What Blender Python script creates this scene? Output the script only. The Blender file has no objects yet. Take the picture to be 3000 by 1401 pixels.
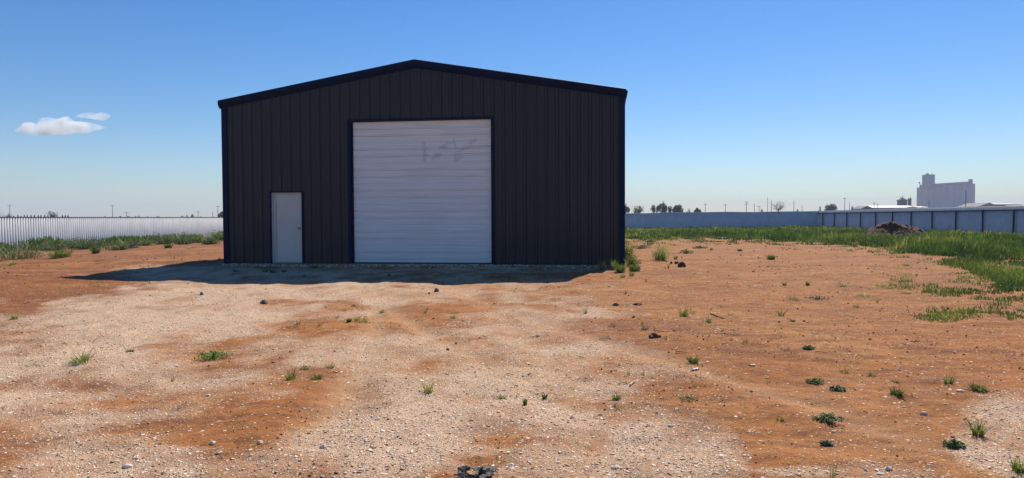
import bpy, math, numpy as np
from mathutils import Matrix, Vector
R = math.radians
rng = np.random.default_rng(7)
scene = bpy.context.scene
COL = scene.collection

# ------------------------------------------------------------------ camera, sky, sun, exposure
EYE = 1.37
cam_d = bpy.data.cameras.new('camera'); cam_d.sensor_width = 36; cam_d.lens = 24.0
cam_d.clip_start = 0.05; cam_d.clip_end = 20000
cam = bpy.data.objects.new('camera', cam_d); COL.objects.link(cam)
CAM_M = Matrix.Translation((0, 0, EYE)) @ Matrix.Rotation(R(90 - 1.80), 4, 'X') @ Matrix.Rotation(R(-0.25), 4, 'Z')
cam.matrix_world = CAM_M
scene.camera = cam

SUN_EL, SUN_AZ = 45.0, 24.0
world = bpy.data.worlds.new('World'); scene.world = world; world.use_nodes = True
wn = world.node_tree; bg = wn.nodes['Background']
sky = wn.nodes.new('ShaderNodeTexSky'); sky.sky_type = 'NISHITA'; sky.sun_disc = False
sky.sun_elevation = R(SUN_EL); sky.sun_rotation = R(SUN_AZ)
sky.altitude = 1000; sky.air_density = 1.25; sky.dust_density = 0.3; sky.ozone_density = 3.0
hs = wn.nodes.new('ShaderNodeHueSaturation'); hs.inputs['Saturation'].default_value = 1.34
tn = wn.nodes.new('ShaderNodeMix'); tn.data_type = 'RGBA'; tn.blend_type = 'MULTIPLY'; tn.inputs[0].default_value = 1.0; tn.inputs[7].default_value = (0.90, 0.98, 1.18, 1)
wn.links.new(sky.outputs[0], hs.inputs['Color']); wn.links.new(hs.outputs[0], tn.inputs[6]); wn.links.new(tn.outputs[2], bg.inputs[0]); bg.inputs[1].default_value = 0.069
sun_d = bpy.data.lights.new('sun', 'SUN'); sun_d.energy = 5.0; sun_d.angle = R(0.53); sun_d.color = (1.0, 0.925, 0.79)
sun = bpy.data.objects.new('sun', sun_d); COL.objects.link(sun)
sd = Vector((math.sin(R(SUN_AZ)) * math.cos(R(SUN_EL)), math.cos(R(SUN_AZ)) * math.cos(R(SUN_EL)), math.sin(R(SUN_EL))))
sun.rotation_euler = sd.to_track_quat('Z', 'Y').to_euler(); sun.location = (0, 0, 60)
scene.view_settings.view_transform = 'Standard'; scene.view_settings.look = 'None'
scene.view_settings.exposure = 0.42; scene.view_settings.gamma = 1.0
scene.cycles.volume_bounces = 5
scene.cycles.max_bounces = 8
scene.cycles.use_denoising = True

# ------------------------------------------------------------------ photo pixel <-> place
F = 2000.0
M3 = np.array(CAM_M.to_3x3())
def ray(px, py):
    d = M3 @ np.array([(px - 1500) / F, -(py - 700.5) / F, -1.0])
    return d / d[1]                       # per metre of Y
def proj(X, Y, Z):
    v = np.stack([X, Y, Z - EYE], -1) @ M3
    w = np.maximum(-v[..., 2], 1e-3)
    px = 1500 + F * v[..., 0] / w; py = 700.5 - F * v[..., 1] / w
    return np.where(v[..., 2] < -0.3, px, -9999), np.where(v[..., 2] < -0.3, py, -9999)
def at(px, py, Y):
    d = ray(px, py); return d[0] * Y, Y, EYE + d[2] * Y

# ------------------------------------------------------------------ noise and ground height
_perm = np.random.default_rng(3).random((256, 256))
def vnoise(x, y):
    x = np.asarray(x, float); y = np.asarray(y, float)
    xi = np.floor(x).astype(int); yi = np.floor(y).astype(int)
    fx = x - xi; fy = y - yi
    fx = fx * fx * fx * (fx * (fx * 6 - 15) + 10); fy = fy * fy * fy * (fy * (fy * 6 - 15) + 10)
    g = lambda a, b: _perm[(a * 17 + (a >> 8) * 5) & 255, (b * 29 + (b >> 8) * 3 + a) & 255]
    return (g(xi, yi) * (1 - fx) + g(xi + 1, yi) * fx) * (1 - fy) + (g(xi, yi + 1) * (1 - fx) + g(xi + 1, yi + 1) * fx) * fy
def fbm(x, y, o=4, s=0.5):
    t = 0; a = 1; n = 0
    for i in range(o):
        t = t + a * vnoise(x * 2 ** i + 37.1 * i, y * 2 ** i + 11.7 * i); n += a; a *= s
    return t / n
def sstep(a, b, x):
    t = np.clip((x - a) / (b - a), 0, 1); return t * t * (3 - 2 * t)
def h_base(X, Y):
    p = -0.33 * sstep(-13.5, -26, X) + 0.12 * sstep(6, 25, X)
    l = np.clip(-0.33 + 0.45 * (X + 28) / 58, -0.33, 0.12)
    s = sstep(40, 68, Y)
    return p * (1 - s) + l * s
def tracks(X, Y):   # wheel paths worn into the yard: two sweeps to the big door, passes across the left yard
    g = 0 * X
    for c, lo, hi in ((-0.1 - 0.145 * Y + 0.5 * np.sin(Y * 0.21), 1.5, 17), (2.6 - 0.32 * Y + 0.4 * np.sin(Y * 0.3 + 1), 2, 18)):
        m = sstep(lo, lo + 2, Y) * (1 - sstep(hi - 3, hi, Y))
        for w in (-0.86, 0.86): g = np.maximum(g, m * np.exp(-((X - c - w) / 0.19) ** 2))
    for c in (19.0 + 0.10 * X, 25.5 + 0.22 * X, 31.0 + 0.05 * X):
        m = 1 - sstep(-10.5, -7.5, X)
        for w in (-0.86, 0.86): g = np.maximum(g, m * np.exp(-((Y - c - w) / 0.24) ** 2))
    return g * (0.35 + 0.9 * vnoise(X * 0.8 + 3, Y * 0.8))
def hgt(X, Y):
    X = np.asarray(X, float); Y = np.asarray(Y, float)
    h = h_base(X, Y)
    near = np.clip(1.4 - Y / 60, 0.15, 1)
    h = h + near * (0.11 * (fbm(X * 0.34 + 4, Y * 0.5 + 9, 2) - 0.5)
                    + 0.075 * (fbm(X * 0.95 + 40, Y * 1.2 + 19, 3) - 0.5))
    amp = np.where(Y < 22, 1.0, 0.0) * np.clip((24 - Y) / 4, 0, 1)
    h = h + amp * (0.022 * (vnoise(X * 4.5, Y * 4.5) - 0.5) + 0.012 * (vnoise(X * 11, Y * 11 + 5) - 0.5) + 0.005 * (vnoise(X * 29, Y * 29 + 5) - 0.5))
    g_ = tracks(X, Y); h = h - 0.034 * g_
    # a low rise under the wall line, where gravel is banked against the slab
    dl = (Y - 20.6) * 0.9916 + (X + 8.66) * 0.1305
    al = (X + 8.66) * 0.9916 - (Y - 20.6) * 0.1305
    on = sstep(-1.6, 0.3, al) * sstep(13.6, 11.0, al)
    return h * (1 - 0.8 * on * np.exp(-(dl / 1.0) ** 2)) + 0.012 * on * np.exp(-((dl + .3) / 0.7) ** 2)
def ground(px, py):
    d = ray(px, py); Y = 10.0
    for _ in range(40):
        z = float(hgt(d[0] * Y, Y)); Yn = (z - EYE) / d[2] if d[2] < -1e-4 else 80
        Y = 0.6 * Y + 0.4 * min(max(Yn, 1), 90)
    return d[0] * Y, Y, float(hgt(d[0] * Y, Y))

# ------------------------------------------------------------------ mesh helpers
def link_mesh(name, V, Fc, m, parent=None, smooth=False, tint=None):
    """V (n,3) ; Fc list of (k,) tuples or an (m,3|4) array"""
    me = bpy.data.meshes.new(name)
    V = np.asarray(V, np.float32)
    if isinstance(Fc, np.ndarray):
        k = Fc.shape[1]
        me.vertices.add(len(V)); me.vertices.foreach_set('co', V.ravel())
        me.loops.add(Fc.size); me.loops.foreach_set('vertex_index', Fc.astype(np.int32).ravel())
        me.polygons.add(len(Fc)); me.polygons.foreach_set('loop_start', np.arange(0, Fc.size, k, dtype=np.int32))
        try: me.polygons.foreach_set('loop_total', np.full(len(Fc), k, np.int32))
        except Exception: pass
        me.update(calc_edges=True)
    else:
        me.from_pydata(V.tolist(), [], Fc)
    if smooth: me.polygons.foreach_set('use_smooth', np.ones(len(me.polygons), bool))
    if tint is not None:
        for key, arr in (tint.items() if isinstance(tint, dict) else (('tint', tint),)):
            a = me.attributes.new(key, 'FLOAT', 'POINT'); a.data.foreach_set('value', np.asarray(arr, np.float32))
    if m: me.materials.append(m)
    o = bpy.data.objects.new(name, me); COL.objects.link(o)
    if parent: o.parent = parent
    return o
class MB:
    def __init__(s): s.v = []; s.f = []
    def add(s, V, Fs):
        n = len(s.v); s.v += [tuple(map(float, p)) for p in V]; s.f += [tuple(i + n for i in f) for f in Fs]; return s
    def box(s, x0, x1, y0, y1, z0, z1):
        return s.add([(x0, y0, z0), (x1, y0, z0), (x1, y1, z0), (x0, y1, z0), (x0, y0, z1), (x1, y0, z1), (x1, y1, z1), (x0, y1, z1)],
                     [(0, 3, 2, 1), (4, 5, 6, 7), (0, 1, 5, 4), (1, 2, 6, 5), (2, 3, 7, 6), (3, 0, 4, 7)])
    def tube(s, P, rad, n=8, cap=True):
        P = [Vector(p) for p in P]; V = []; Fs = []
        if not hasattr(rad, '__len__'): rad = [rad] * len(P)
        for i, p in enumerate(P):
            t = (P[min(i + 1, len(P) - 1)] - P[max(i - 1, 0)]).normalized()
            a = t.orthogonal().normalized() if i == 0 else (a - t * a.dot(t)).normalized()
            b = t.cross(a)
            for k in range(n):
                q = 2 * math.pi * k / n; V.append(p + (a * math.cos(q) + b * math.sin(q)) * float(rad[i]))
        for i in range(len(P) - 1):
            for k in range(n):
                Fs.append((i * n + k, i * n + (k + 1) % n, (i + 1) * n + (k + 1) % n, (i + 1) * n + k))
        if cap: Fs += [tuple(range(n - 1, -1, -1)), tuple((len(P) - 1) * n + k for k in range(n))]
        return s.add(V, Fs)
    def lathe(s, prof, n=20, c=(0, 0, 0)):
        V = []; Fs = []
        for r, z in prof:
            for k in range(n):
                q = 2 * math.pi * k / n; V.append((c[0] + r * math.cos(q), c[1] + r * math.sin(q), c[2] + z))
        for i in range(len(prof) - 1):
            for k in range(n): Fs.append((i * n + k, i * n + (k + 1) % n, (i + 1) * n + (k + 1) % n, (i + 1) * n + k))
        Fs += [tuple(range(n - 1, -1, -1)), tuple((len(prof) - 1) * n + k for k in range(n))]
        return s.add(V, Fs)
    def sweep(s, prof, A, B, cap=True):
        """prof in a local frame given by functions A(p)->start point, B(p)->end point"""
        n = len(prof); V = [A(*p) for p in prof] + [B(*p) for p in prof]
        Fs = [(i, (i + 1) % n, n + (i + 1) % n, n + i) for i in range(n)]
        if cap: Fs += [tuple(range(n - 1, -1, -1)), tuple(range(n, 2 * n))]
        return s.add(V, Fs)
    def build(s, name, m, parent=None, smooth=False): return link_mesh(name, s.v, s.f, m, parent, smooth)
def tag(o, label=None, cat=None, group=None, kind=None):
    for k, v in (('label', label), ('category', cat), ('group', group), ('kind', kind)):
        if v: o[k] = v
    return o
def thing(name, label, cat, loc=(0, 0, 0), rz=0, group=None):
    o = bpy.data.objects.new(name, None); COL.objects.link(o); o.location = loc; o.rotation_euler = (0, 0, rz)
    o.empty_display_size = 0.2
    return tag(o, label, cat, group)

# ------------------------------------------------------------------ materials
def mat(name, color=(0.5, 0.5, 0.5), rough=0.6, metal=0.0, spec=0.5, var=0.12, scale=3.0, bump=0.0, bscale=40.0, coord='Object'):
    m = bpy.data.materials.new(name); m.use_nodes = True; nt = m.node_tree; N = nt.nodes; L = nt.links
    b = N['Principled BSDF']; b.inputs['Roughness'].default_value = rough; b.inputs['Metallic'].default_value = metal
    b.inputs['Specular IOR Level'].default_value = spec
    tc = N.new('ShaderNodeTexCoord'); nz = N.new('ShaderNodeTexNoise'); nz.inputs['Scale'].default_value = scale; nz.inputs['Detail'].default_value = 6
    L.new(tc.outputs[coord], nz.inputs['Vector'])
    r = N.new('ShaderNodeValToRGB'); r.color_ramp.elements[0].position = 0.3; r.color_ramp.elements[1].position = 0.7
    r.color_ramp.elements[0].color = tuple(c * (1 - var) for c in color) + (1,); r.color_ramp.elements[1].color = tuple(min(1, c * (1 + var)) for c in color) + (1,)
    L.new(nz.outputs['Fac'], r.inputs[0]); L.new(r.outputs[0], b.inputs['Base Color'])
    if bump:
        n2 = N.new('ShaderNodeTexNoise'); n2.inputs['Scale'].default_value = bscale; n2.inputs['Detail'].default_value = 4; L.new(tc.outputs[coord], n2.inputs['Vector'])
        bp = N.new('ShaderNodeBump'); bp.inputs['Strength'].default_value = bump; bp.inputs['Distance'].default_value = 0.02
        L.new(n2.outputs['Fac'], bp.inputs['Height']); L.new(bp.outputs[0], b.inputs['Normal'])
    m['ramp'] = r.name
    return m
def plant_mat(name, cols, trans=0.35):
    m = bpy.data.materials.new(name); m.use_nodes = True; nt = m.node_tree; N = nt.nodes; L = nt.links
    for n in list(N): N.remove(n)
    out = N.new('ShaderNodeOutputMaterial'); at_ = N.new('ShaderNodeAttribute'); at_.attribute_name = 'tint'
    r = N.new('ShaderNodeValToRGB'); e = r.color_ramp.elements
    while len(e) < len(cols): e.new(0.5)
    for i, c in enumerate(cols): e[i].position = i / (len(cols) - 1); e[i].color = tuple(c) + (1,)
    L.new(at_.outputs['Fac'], r.inputs[0])
    d = N.new('ShaderNodeBsdfDiffuse'); t = N.new('ShaderNodeBsdfTranslucent'); g = N.new('ShaderNodeBsdfGlossy'); g.inputs['Roughness'].default_value = 0.45
    L.new(r.outputs[0], d.inputs[0]); L.new(r.outputs[0], t.inputs[0]); g.inputs[0].default_value = (0.5, 0.55, 0.45, 1)
    mx = N.new('ShaderNodeMixShader'); mx.inputs[0].default_value = trans; L.new(d.outputs[0], mx.inputs[1]); L.new(t.outputs[0], mx.inputs[2])
    m2 = N.new('ShaderNodeMixShader'); m2.inputs[0].default_value = 0.05; L.new(mx.outputs[0], m2.inputs[1]); L.new(g.outputs[0], m2.inputs[2])
    L.new(m2.outputs[0], out.inputs[0])
    return m
GREEN = plant_mat('grass_blades', [(0.035, 0.072, 0.018), (0.080, 0.15, 0.025), (0.17, 0.24, 0.04), (0.42, 0.39, 0.12)], 0.4)
GREEN_DK = plant_mat('dark_leaves', [(0.05, 0.085, 0.035), (0.12, 0.17, 0.065), (0.24, 0.28, 0.12)], 0.4)
GREEN_BR = plant_mat('bright_leaves', [(0.03, 0.13, 0.012), (0.05, 0.22, 0.02), (0.09, 0.32, 0.03)], 0.35)
GREEN_YL = plant_mat('flowering_leaves', [(0.08, 0.16, 0.04), (0.17, 0.27, 0.06), (0.38, 0.42, 0.12), (0.6, 0.58, 0.22)], 0.4)
GREY_GR = plant_mat('greyish_leaves', [(0.05, 0.08, 0.05), (0.10, 0.14, 0.08), (0.2, 0.24, 0.15)], 0.3)
STRAW = plant_mat('dry_stalks', [(0.10, 0.07, 0.035), (0.28, 0.2, 0.09), (0.5, 0.4, 0.22)], 0.2)
FARLEAF = plant_mat('far_foliage', [(0.05, 0.075, 0.045), (0.085, 0.12, 0.06), (0.13, 0.17, 0.08)], 0.35)
BARK = mat('bark', (0.09, 0.07, 0.055), 0.9, var=0.3)
WALLM = mat('charcoal_panel_paint', (0.022, 0.0165, 0.0245), 0.45, spec=0.35, var=0.12, scale=0.6)
TRIMM = mat('black_trim_sky_tint', (0.004, 0.009, 0.04), 0.6, spec=0.12, var=0.1, scale=1.5)  # black trim, with the blue of the reflected sky put into its base colour
ROOFM = mat('dark_roof_paint', (0.03, 0.028, 0.032), 0.75, spec=0.2, var=0.1)
CONC = mat('concrete', (0.30, 0.24, 0.19), 0.9, var=0.25, scale=6, bump=0.3)
DOORM = mat('white_door_paint', (0.58, 0.545, 0.50), 0.42, var=0.05, scale=1.2)
FRAMEM = mat('white_frame_paint', (0.52, 0.50, 0.46), 0.4, var=0.05)
STEEL = mat('brushed_steel', (0.75, 0.74, 0.72), 0.25, metal=1.0, var=0.05)
GALV = mat('galvanised_sheet', (0.60, 0.60, 0.615), 0.7, metal=0.0, spec=0.15, var=0.08, scale=1.4)
RAIL = mat('dark_steel_pipe', (0.035, 0.04, 0.05), 0.5, metal=0.4, var=0.2)
WOOD = mat('weathered_pole_wood', (0.10, 0.085, 0.075), 0.9, var=0.25)

# ------------------------------------------------------------------ what covers the soil: pale crushed stone or red dirt (a map of the yard, laid on the ground)
BLOBS = [  # centre px, py, half-width, half-height, weight of pale stone
    (420, 930, 430, 90, 1.0), (200, 1050, 330, 70, 0.95), (620, 860, 330, 50, 0.95), (420, 805, 170, 22, 0.9), (950, 850, 330, 40, 0.75), (780, 800, 420, 18, 0.9),
    (1300, 850, 300, 40, 0.35), (1560, 900, 240, 60, 0.30), (150, 1180, 300, 90, 0.62), (560, 1150, 330, 60, 0.55),
    (900, 1020, 220, 40, 0.55), (1250, 1010, 330, 60, 0.5), (1500, 1060, 260, 60, 0.72), (1300, 1150, 300, 60, 0.8), (1700, 1110, 260, 60, 0.62),
    (1120, 1320, 220, 90, 1.05), (1240, 1235, 110, 60, 1.15), (1550, 1240, 250, 70, 0.7), (1800, 1240, 200, 60, 0.6),
    (1860, 1300, 80, 80, 1.25), (1900, 1390, 220, 60, 0.95), (1600, 1370, 260, 60, 0.72), (2080, 1330, 110, 70, 0.5), (700, 1380, 300, 40, 0.6), (250, 1340, 300, 90, 0.48),
    (2940, 1240, 90, 60, 0.8), (2930, 1330, 130, 70, 0.75), (2700, 1400, 200, 40, 0.55), (2350, 1401, 120, 12, 0.5),
    (1300, 790, 420, 10, 0.55)]
HOLES = [(910, 955, 170, 22, 0.9), (760, 1230, 190, 40, 0.45), (330, 1240, 170, 40, 0.35), (470, 1080, 90, 14, 0.3), (1130, 960, 150, 20, 0.6), (820, 1180, 190, 26, 0.55),
         (1380, 905, 130, 16, 0.5), (600, 1290, 160, 26, 0.5), (150, 820, 250, 60, 1.7), (60, 900, 90, 24, 1.2), (1420, 1370, 90, 20, 0.8), (560, 1350, 200, 22, 0.3), (1700, 1190, 120, 12, 0.4), (2250, 1200, 120, 200, 0.5), (900, 1130, 170, 14, 0.5)]
def stone_cover(X, Y):
    px, py = proj(X, Y, np.zeros_like(X)); py = np.where(py < 700, 700, py)
    w = (fbm(X * 0.9, Y * 0.9, 4) - 0.5); w2 = (fbm(X * 2.6 + 9, Y * 1.7, 3) - 0.5)
    c = np.zeros_like(X)
    for (x, y, a, b, s) in BLOBS:
        d = np.sqrt(((px - x) / (a * 1.15)) ** 2 + ((py - y) / (b * 1.15)) ** 2) + w * 0.9
        c = np.maximum(c, s * (1 - sstep(0.35, 1.35, d)))
    for (x, y, a, b, s) in HOLES:
        d = np.sqrt(((px - x) / a) ** 2 + ((py - y) / b) ** 2) + w * 0.9
        c = c - 0.72 * s * (1 - sstep(0.2, 1.35, d))
    behind = px < -9000
    c = np.where(behind | (c < 0.02), c, c * 0.86 + 0.10)
    c = np.where(behind, 0.5 + w * 2, c + w2 * 1.3 * sstep(0.0, 0.3, c) + 0.05)
    return np.clip(c, 0, 1)
def soil_hue(X, Y):   # 0 deep red dirt (left yard) .. 1 paler sandy pink (right yard)
    return np.clip(sstep(-9, -2.0, X + 0.16 * (Y - 15)) * 0.75 + 0.9 * (fbm(X * 0.5 + 3, Y * 0.5, 4) - 0.5) + 0.15 * sstep(8, 18, Y), 0, 1)

# ------------------------------------------------------------------ ground sheet: a fan grid, fine near the camera, out past the horizon fence
ys = [-12.0]
while ys[-1] < 2500:
    y = ys[-1]; ys.append(y + (0.5 if y < 1.5 else max(0.012, 0.0046 * y) if y < 24 else 0.02 * y if y < 90 else 0.15 * y))
ys = np.array(ys)
def us_grid():
    a = np.concatenate([np.linspace(-6, -1.15, 24, endpoint=False), np.linspace(-1.15, 1.15, 560), np.linspace(1.15, 6, 25)[1:]]); return a
us = us_grid()
GX = us[None, :] * (ys[:, None] + 15.0) * np.clip((ys[:, None] + 2) / (ys[:, None] + 15.0), 0, 1) * 1.0
GX = us[None, :] * np.maximum(ys[:, None], 2.0) * np.where(np.abs(us[None, :]) > 1.15, 1 + (np.abs(us[None, :]) - 1.15) * np.clip(6 / np.maximum(ys[:, None], 2), 0, 3), 1)
GY = np.repeat(ys[:, None], len(us), 1)
GZ = hgt(GX, GY)
cov = stone_cover(GX, GY); hue = soil_hue(GX, GY); trk = np.clip(tracks(GX, GY), 0, 1)
# tyre ruts and scraped streaks across the left yard and down the middle
nr, nc = GX.shape
ii = np.arange(nr * nc).reshape(nr, nc)
Fg = np.stack([ii[:-1, :-1].ravel(), ii[:-1, 1:].ravel(), ii[1:, 1:].ravel(), ii[1:, :-1].ravel()], 1)

def ground_mat():
    m = bpy.data.materials.new('yard_soil'); m.use_nodes = True; nt = m.node_tree; N = nt.nodes; L = nt.links
    b = N['Principled BSDF']; b.inputs['Roughness'].default_value = 0.95; b.inputs['Specular IOR Level'].default_value = 0.15
    tc = N.new('ShaderNodeTexCoord')
    def attr(n): a = N.new('ShaderNodeAttribute'); a.attribute_name = n; return a.outputs['Fac']
    def noise(s, det=6, rough=0.6, vec=None):
        n = N.new('ShaderNodeTexNoise'); n.inputs['Scale'].default_value = s; n.inputs['Detail'].default_value = det; n.inputs['Roughness'].default_value = rough
        L.new(vec or tc.outputs['Object'], n.inputs['Vector']); return n.outputs['Fac']
    def ramp(inp, stops):
        r = N.new('ShaderNodeValToRGB'); e = r.color_ramp.elements
        while len(e) < len(stops): e.new(0.5)
        for i, (p, c) in enumerate(stops): e[i].position = p; e[i].color = (c if hasattr(c, '__len__') else (c, c, c)) + (1,) if hasattr(c, '__len__') else (c, c, c, 1)
        L.new(inp, r.inputs[0]); return r.outputs[0]
    def mix(f, a, b_, mode='MIX'):
        x = N.new('ShaderNodeMix'); x.data_type = 'RGBA'; x.blend_type = mode
        (L.new(f, x.inputs[0]) if not isinstance(f, float) else setattr(x.inputs[0], 'default_value', f))
        for s, v in ((6, a), (7, b_)):
            (L.new(v, x.inputs[s]) if not isinstance(v, tuple) else setattr(x.inputs[s], 'default_value', v + (1,)))
        return x.outputs[2]
    def math_(op, a, b_=None):
        x = N.new('ShaderNodeMath'); x.operation = op; x.use_clamp = True
        for s, v in ((0, a), (1, b_)):
            if v is None: continue
            (L.new(v, x.inputs[s]) if not isinstance(v, (int, float)) else setattr(x.inputs[s], 'default_value', v))
        return x.outputs[0]
    soil = ramp(attr('hue'), [(0.0, (0.205, 0.062, 0.014)), (0.5, (0.35, 0.122, 0.026)), (1.0, (0.365, 0.145, 0.038))])
    soil = mix(ramp(noise(1.3, 8), [(0.35, 0.0), (0.65, 1.0)]), mix(0.5, soil, (0.15, 0.055, 0.024)), soil)
    mp = N.new('ShaderNodeMapping'); mp.inputs['Scale'].default_value = (0.5, 4.0, 1); mp.inputs['Rotation'].default_value = (0, 0, 0.12); L.new(tc.outputs['Object'], mp.inputs[0])
    soil = mix(ramp(noise(1.6, 6, 0.65, mp.outputs[0]), [(0.42, 0.0), (0.72, 0.55)]), soil, (0.42, 0.182, 0.056))
    mp2 = N.new('ShaderNodeMapping'); mp2.inputs['Scale'].default_value = (0.35, 1.0, 1); mp2.inputs['Rotation'].default_value = (0, 0, -0.15); L.new(tc.outputs['Object'], mp2.inputs[0])
    soil = mix(ramp(noise(0.9, 7, 0.62, mp2.outputs[0]), [(0.36, 0.55), (0.52, 0.0)]), soil, (0.17, 0.062, 0.025))
    soil = mix(ramp(noise(0.45, 4, 0.5), [(0.52, 0.0), (0.66, 0.45)]), soil, (0.43, 0.200, 0.068))
    soil = mix(ramp(noise(5, 8, 0.75, mp2.outputs[0]), [(0.36, 0.85), (0.52, 0.0)]), soil, (0.15, 0.055, 0.026))
    mp3 = N.new('ShaderNodeMapping'); mp3.inputs['Scale'].default_value = (0.7, 1.6, 1); L.new(tc.outputs['Object'], mp3.inputs[0])
    soil = mix(ramp(noise(2.6, 9, 0.78, mp3.outputs[0]), [(0.56, 0.0), (0.66, 0.6)]), soil, (0.45, 0.23, 0.10))
    soil = mix(ramp(noise(3.3, 9, 0.8, mp3.outputs[0]), [(0.33, 0.8), (0.43, 0.0)]), soil, (0.12, 0.045, 0.022))
    soil = mix(ramp(noise(14, 8, 0.7), [(0.3, 0.5), (0.55, 0.0)]), soil, (0.13, 0.05, 0.028))
    soil = mix(ramp(noise(60, 4, 0.7), [(0.62, 0.0), (0.75, 0.5)]), soil, (0.50, 0.28, 0.15))
    c = attr('cover')
    c2 = math_('POWER', c, 1.6); dusty = mix(math_('MULTIPLY', c2, 0.68), soil, (0.68, 0.475, 0.325))
    tk = attr('track'); dusty = mix(math_('MULTIPLY', tk, 0.36), dusty, (0.52, 0.32, 0.18))
    # stones worn into the surface, two sizes, showing where the cover map allows
    def stones(scale, lo, hi, gain):
        v = N.new('ShaderNodeTexVoronoi'); v.inputs['Scale'].default_value = scale; v.inputs['Randomness'].default_value = 1.0
        nn = N.new('ShaderNodeTexNoise'); nn.inputs['Scale'].default_value = scale * 0.7; L.new(tc.outputs['Object'], nn.inputs['Vector'])
        add = N.new('ShaderNodeMix'); add.data_type = 'VECTOR'; add.inputs[0].default_value = 0.02
        L.new(tc.outputs['Object'], add.inputs[4]); L.new(nn.outputs['Color'], add.inputs[5]); L.new(add.outputs[1], v.inputs['Vector'])
        sh = ramp(v.outputs['Distance'], [(lo, 1.0), (hi, 0.0)])
        sep = N.new('ShaderNodeSeparateColor'); L.new(v.outputs['Color'], sep.inputs[0])
        th = math_('GREATER_THAN', math_('ADD', math_('MULTIPLY', c, gain), 0.04), sep.outputs[0])
        return math_('MULTIPLY', sh, th), sep.outputs[1]
    s1, r1 = stones(46, 0.30, 0.42, 0.75); s2, r2 = stones(105, 0.30, 0.45, 0.8); s3, r3 = stones(20, 0.20, 0.26, 0.22)
    stc = ramp(r1, [(0.0, (0.38, 0.23, 0.13)), (0.4, (0.62, 0.45, 0.30)), (1.0, (0.80, 0.69, 0.54))])
    col = mix(s2, dusty, ramp(r2, [(0.0, (0.38, 0.23, 0.13)), (0.5, (0.60, 0.44, 0.30)), (1.0, (0.8, 0.69, 0.54))]))
    col = mix(s1, col, stc); col = mix(s3, col, ramp(r3, [(0.0, (0.5, 0.38, 0.28)), (1.0, (0.78, 0.71, 0.62))]))
    L.new(col, b.inputs['Base Color'])
    hsum = N.new('ShaderNodeMath'); hsum.operation = 'ADD'
    k = N.new('ShaderNodeMath'); k.operation = 'MULTIPLY'; k.inputs[1].default_value = 0.6; L.new(s1, k.inputs[0])
    k2 = N.new('ShaderNodeMath'); k2.operation = 'MULTIPLY'; k2.inputs[1].default_value = 0.3; L.new(s2, k2.inputs[0])
    k3 = N.new('ShaderNodeMath'); k3.operation = 'ADD'; L.new(k.outputs[0], k3.inputs[0]); L.new(k2.outputs[0], k3.inputs[1])
    L.new(k3.outputs[0], hsum.inputs[0]); L.new(noise(35, 8, 0.7), hsum.inputs[1])
    bp = N.new('ShaderNodeBump'); bp.inputs['Strength'].default_value = 0.9; bp.inputs['Distance'].default_value = 0.012
    L.new(hsum.outputs[0], bp.inputs['Height']); L.new(bp.outputs[0], b.inputs['Normal'])
    return m
gm = ground_mat()
g = link_mesh('ground', np.stack([GX, GY, GZ], -1).reshape(-1, 3), Fg, gm, smooth=True, tint={'cover': cov.ravel(), 'hue': hue.ravel(), 'track': trk.ravel()})
tag(g, 'red dirt yard with pale crushed stone spread over its middle and left', kind='structure')

# ------------------------------------------------------------------ stone shapes
def ico():
    t = (1 + 5 ** 0.5) / 2
    v = np.array([(-1, t, 0), (1, t, 0), (-1, -t, 0), (1, -t, 0), (0, -1, t), (0, 1, t), (0, -1, -t), (0, 1, -t), (t, 0, -1), (t, 0, 1), (-t, 0, -1), (-t, 0, 1)]) / 1.9
    f = np.array([(0, 11, 5), (0, 5, 1), (0, 1, 7), (0, 7, 10), (0, 10, 11), (1, 5, 9), (5, 11, 4), (11, 10, 2), (10, 7, 6), (7, 1, 8), (3, 9, 4), (3, 4, 2), (3, 2, 6), (3, 6, 8), (3, 8, 9), (4, 9, 5), (2, 4, 11), (6, 2, 10), (8, 6, 7), (9, 8, 1)])
    return v, f
OCT_V = np.array([(1, 0, 0), (0, 1, 0), (-1, 0, 0), (0, -1, 0), (0, 0, 1), (0, 0, -1)], float)
OCT_F = np.array([(0, 1, 4), (1, 2, 4), (2, 3, 4), (3, 0, 4), (1, 0, 5), (2, 1, 5), (3, 2, 5), (0, 3, 5)])
def stones_mesh(X, Y, S, base='oct', flat=0.55, sink=0.25):
    bv, bf = (OCT_V, OCT_F) if base == 'oct' else ico()
    n = len(X); k = len(bv)
    V = bv[None] * (1 + (rng.random((n, k, 1)) - 0.5) * 0.7)
    V = V * np.stack([0.7 + 0.6 * rng.random(n), 0.7 + 0.6 * rng.random(n), flat * (0.6 + 0.8 * rng.random(n))], -1)[:, None]
    a = rng.random(n) * 6.283; ca, sa = np.cos(a)[:, None], np.sin(a)[:, None]
    tl = (rng.random(n) - 0.5) * 0.9; ct, st = np.cos(tl)[:, None], np.sin(tl)[:, None]
    y, z = V[..., 1] * ct - V[..., 2] * st, V[..., 1] * st + V[..., 2] * ct
    x, y2 = V[..., 0] * ca - y * sa, V[..., 0] * sa + y * ca
    P = np.stack([x, y2, z], -1) * (S * 0.5)[:, None, None]
    P += np.stack([X, Y, hgt(X, Y) + S * flat * (0.5 - sink)], -1)[:, None]
    Fc = (bf[None] + (np.arange(n) * k)[:, None, None]).reshape(-1, 3)
    return P.reshape(-1, 3), Fc, np.repeat(rng.random(n), k)
STONE = bpy.data.materials.new('crushed_stone'); STONE.use_nodes = True
nt = STONE.node_tree; b = nt.nodes['Principled BSDF']; b.inputs['Roughness'].default_value = 0.85; b.inputs['Specular IOR Level'].default_value = 0.3
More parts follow.
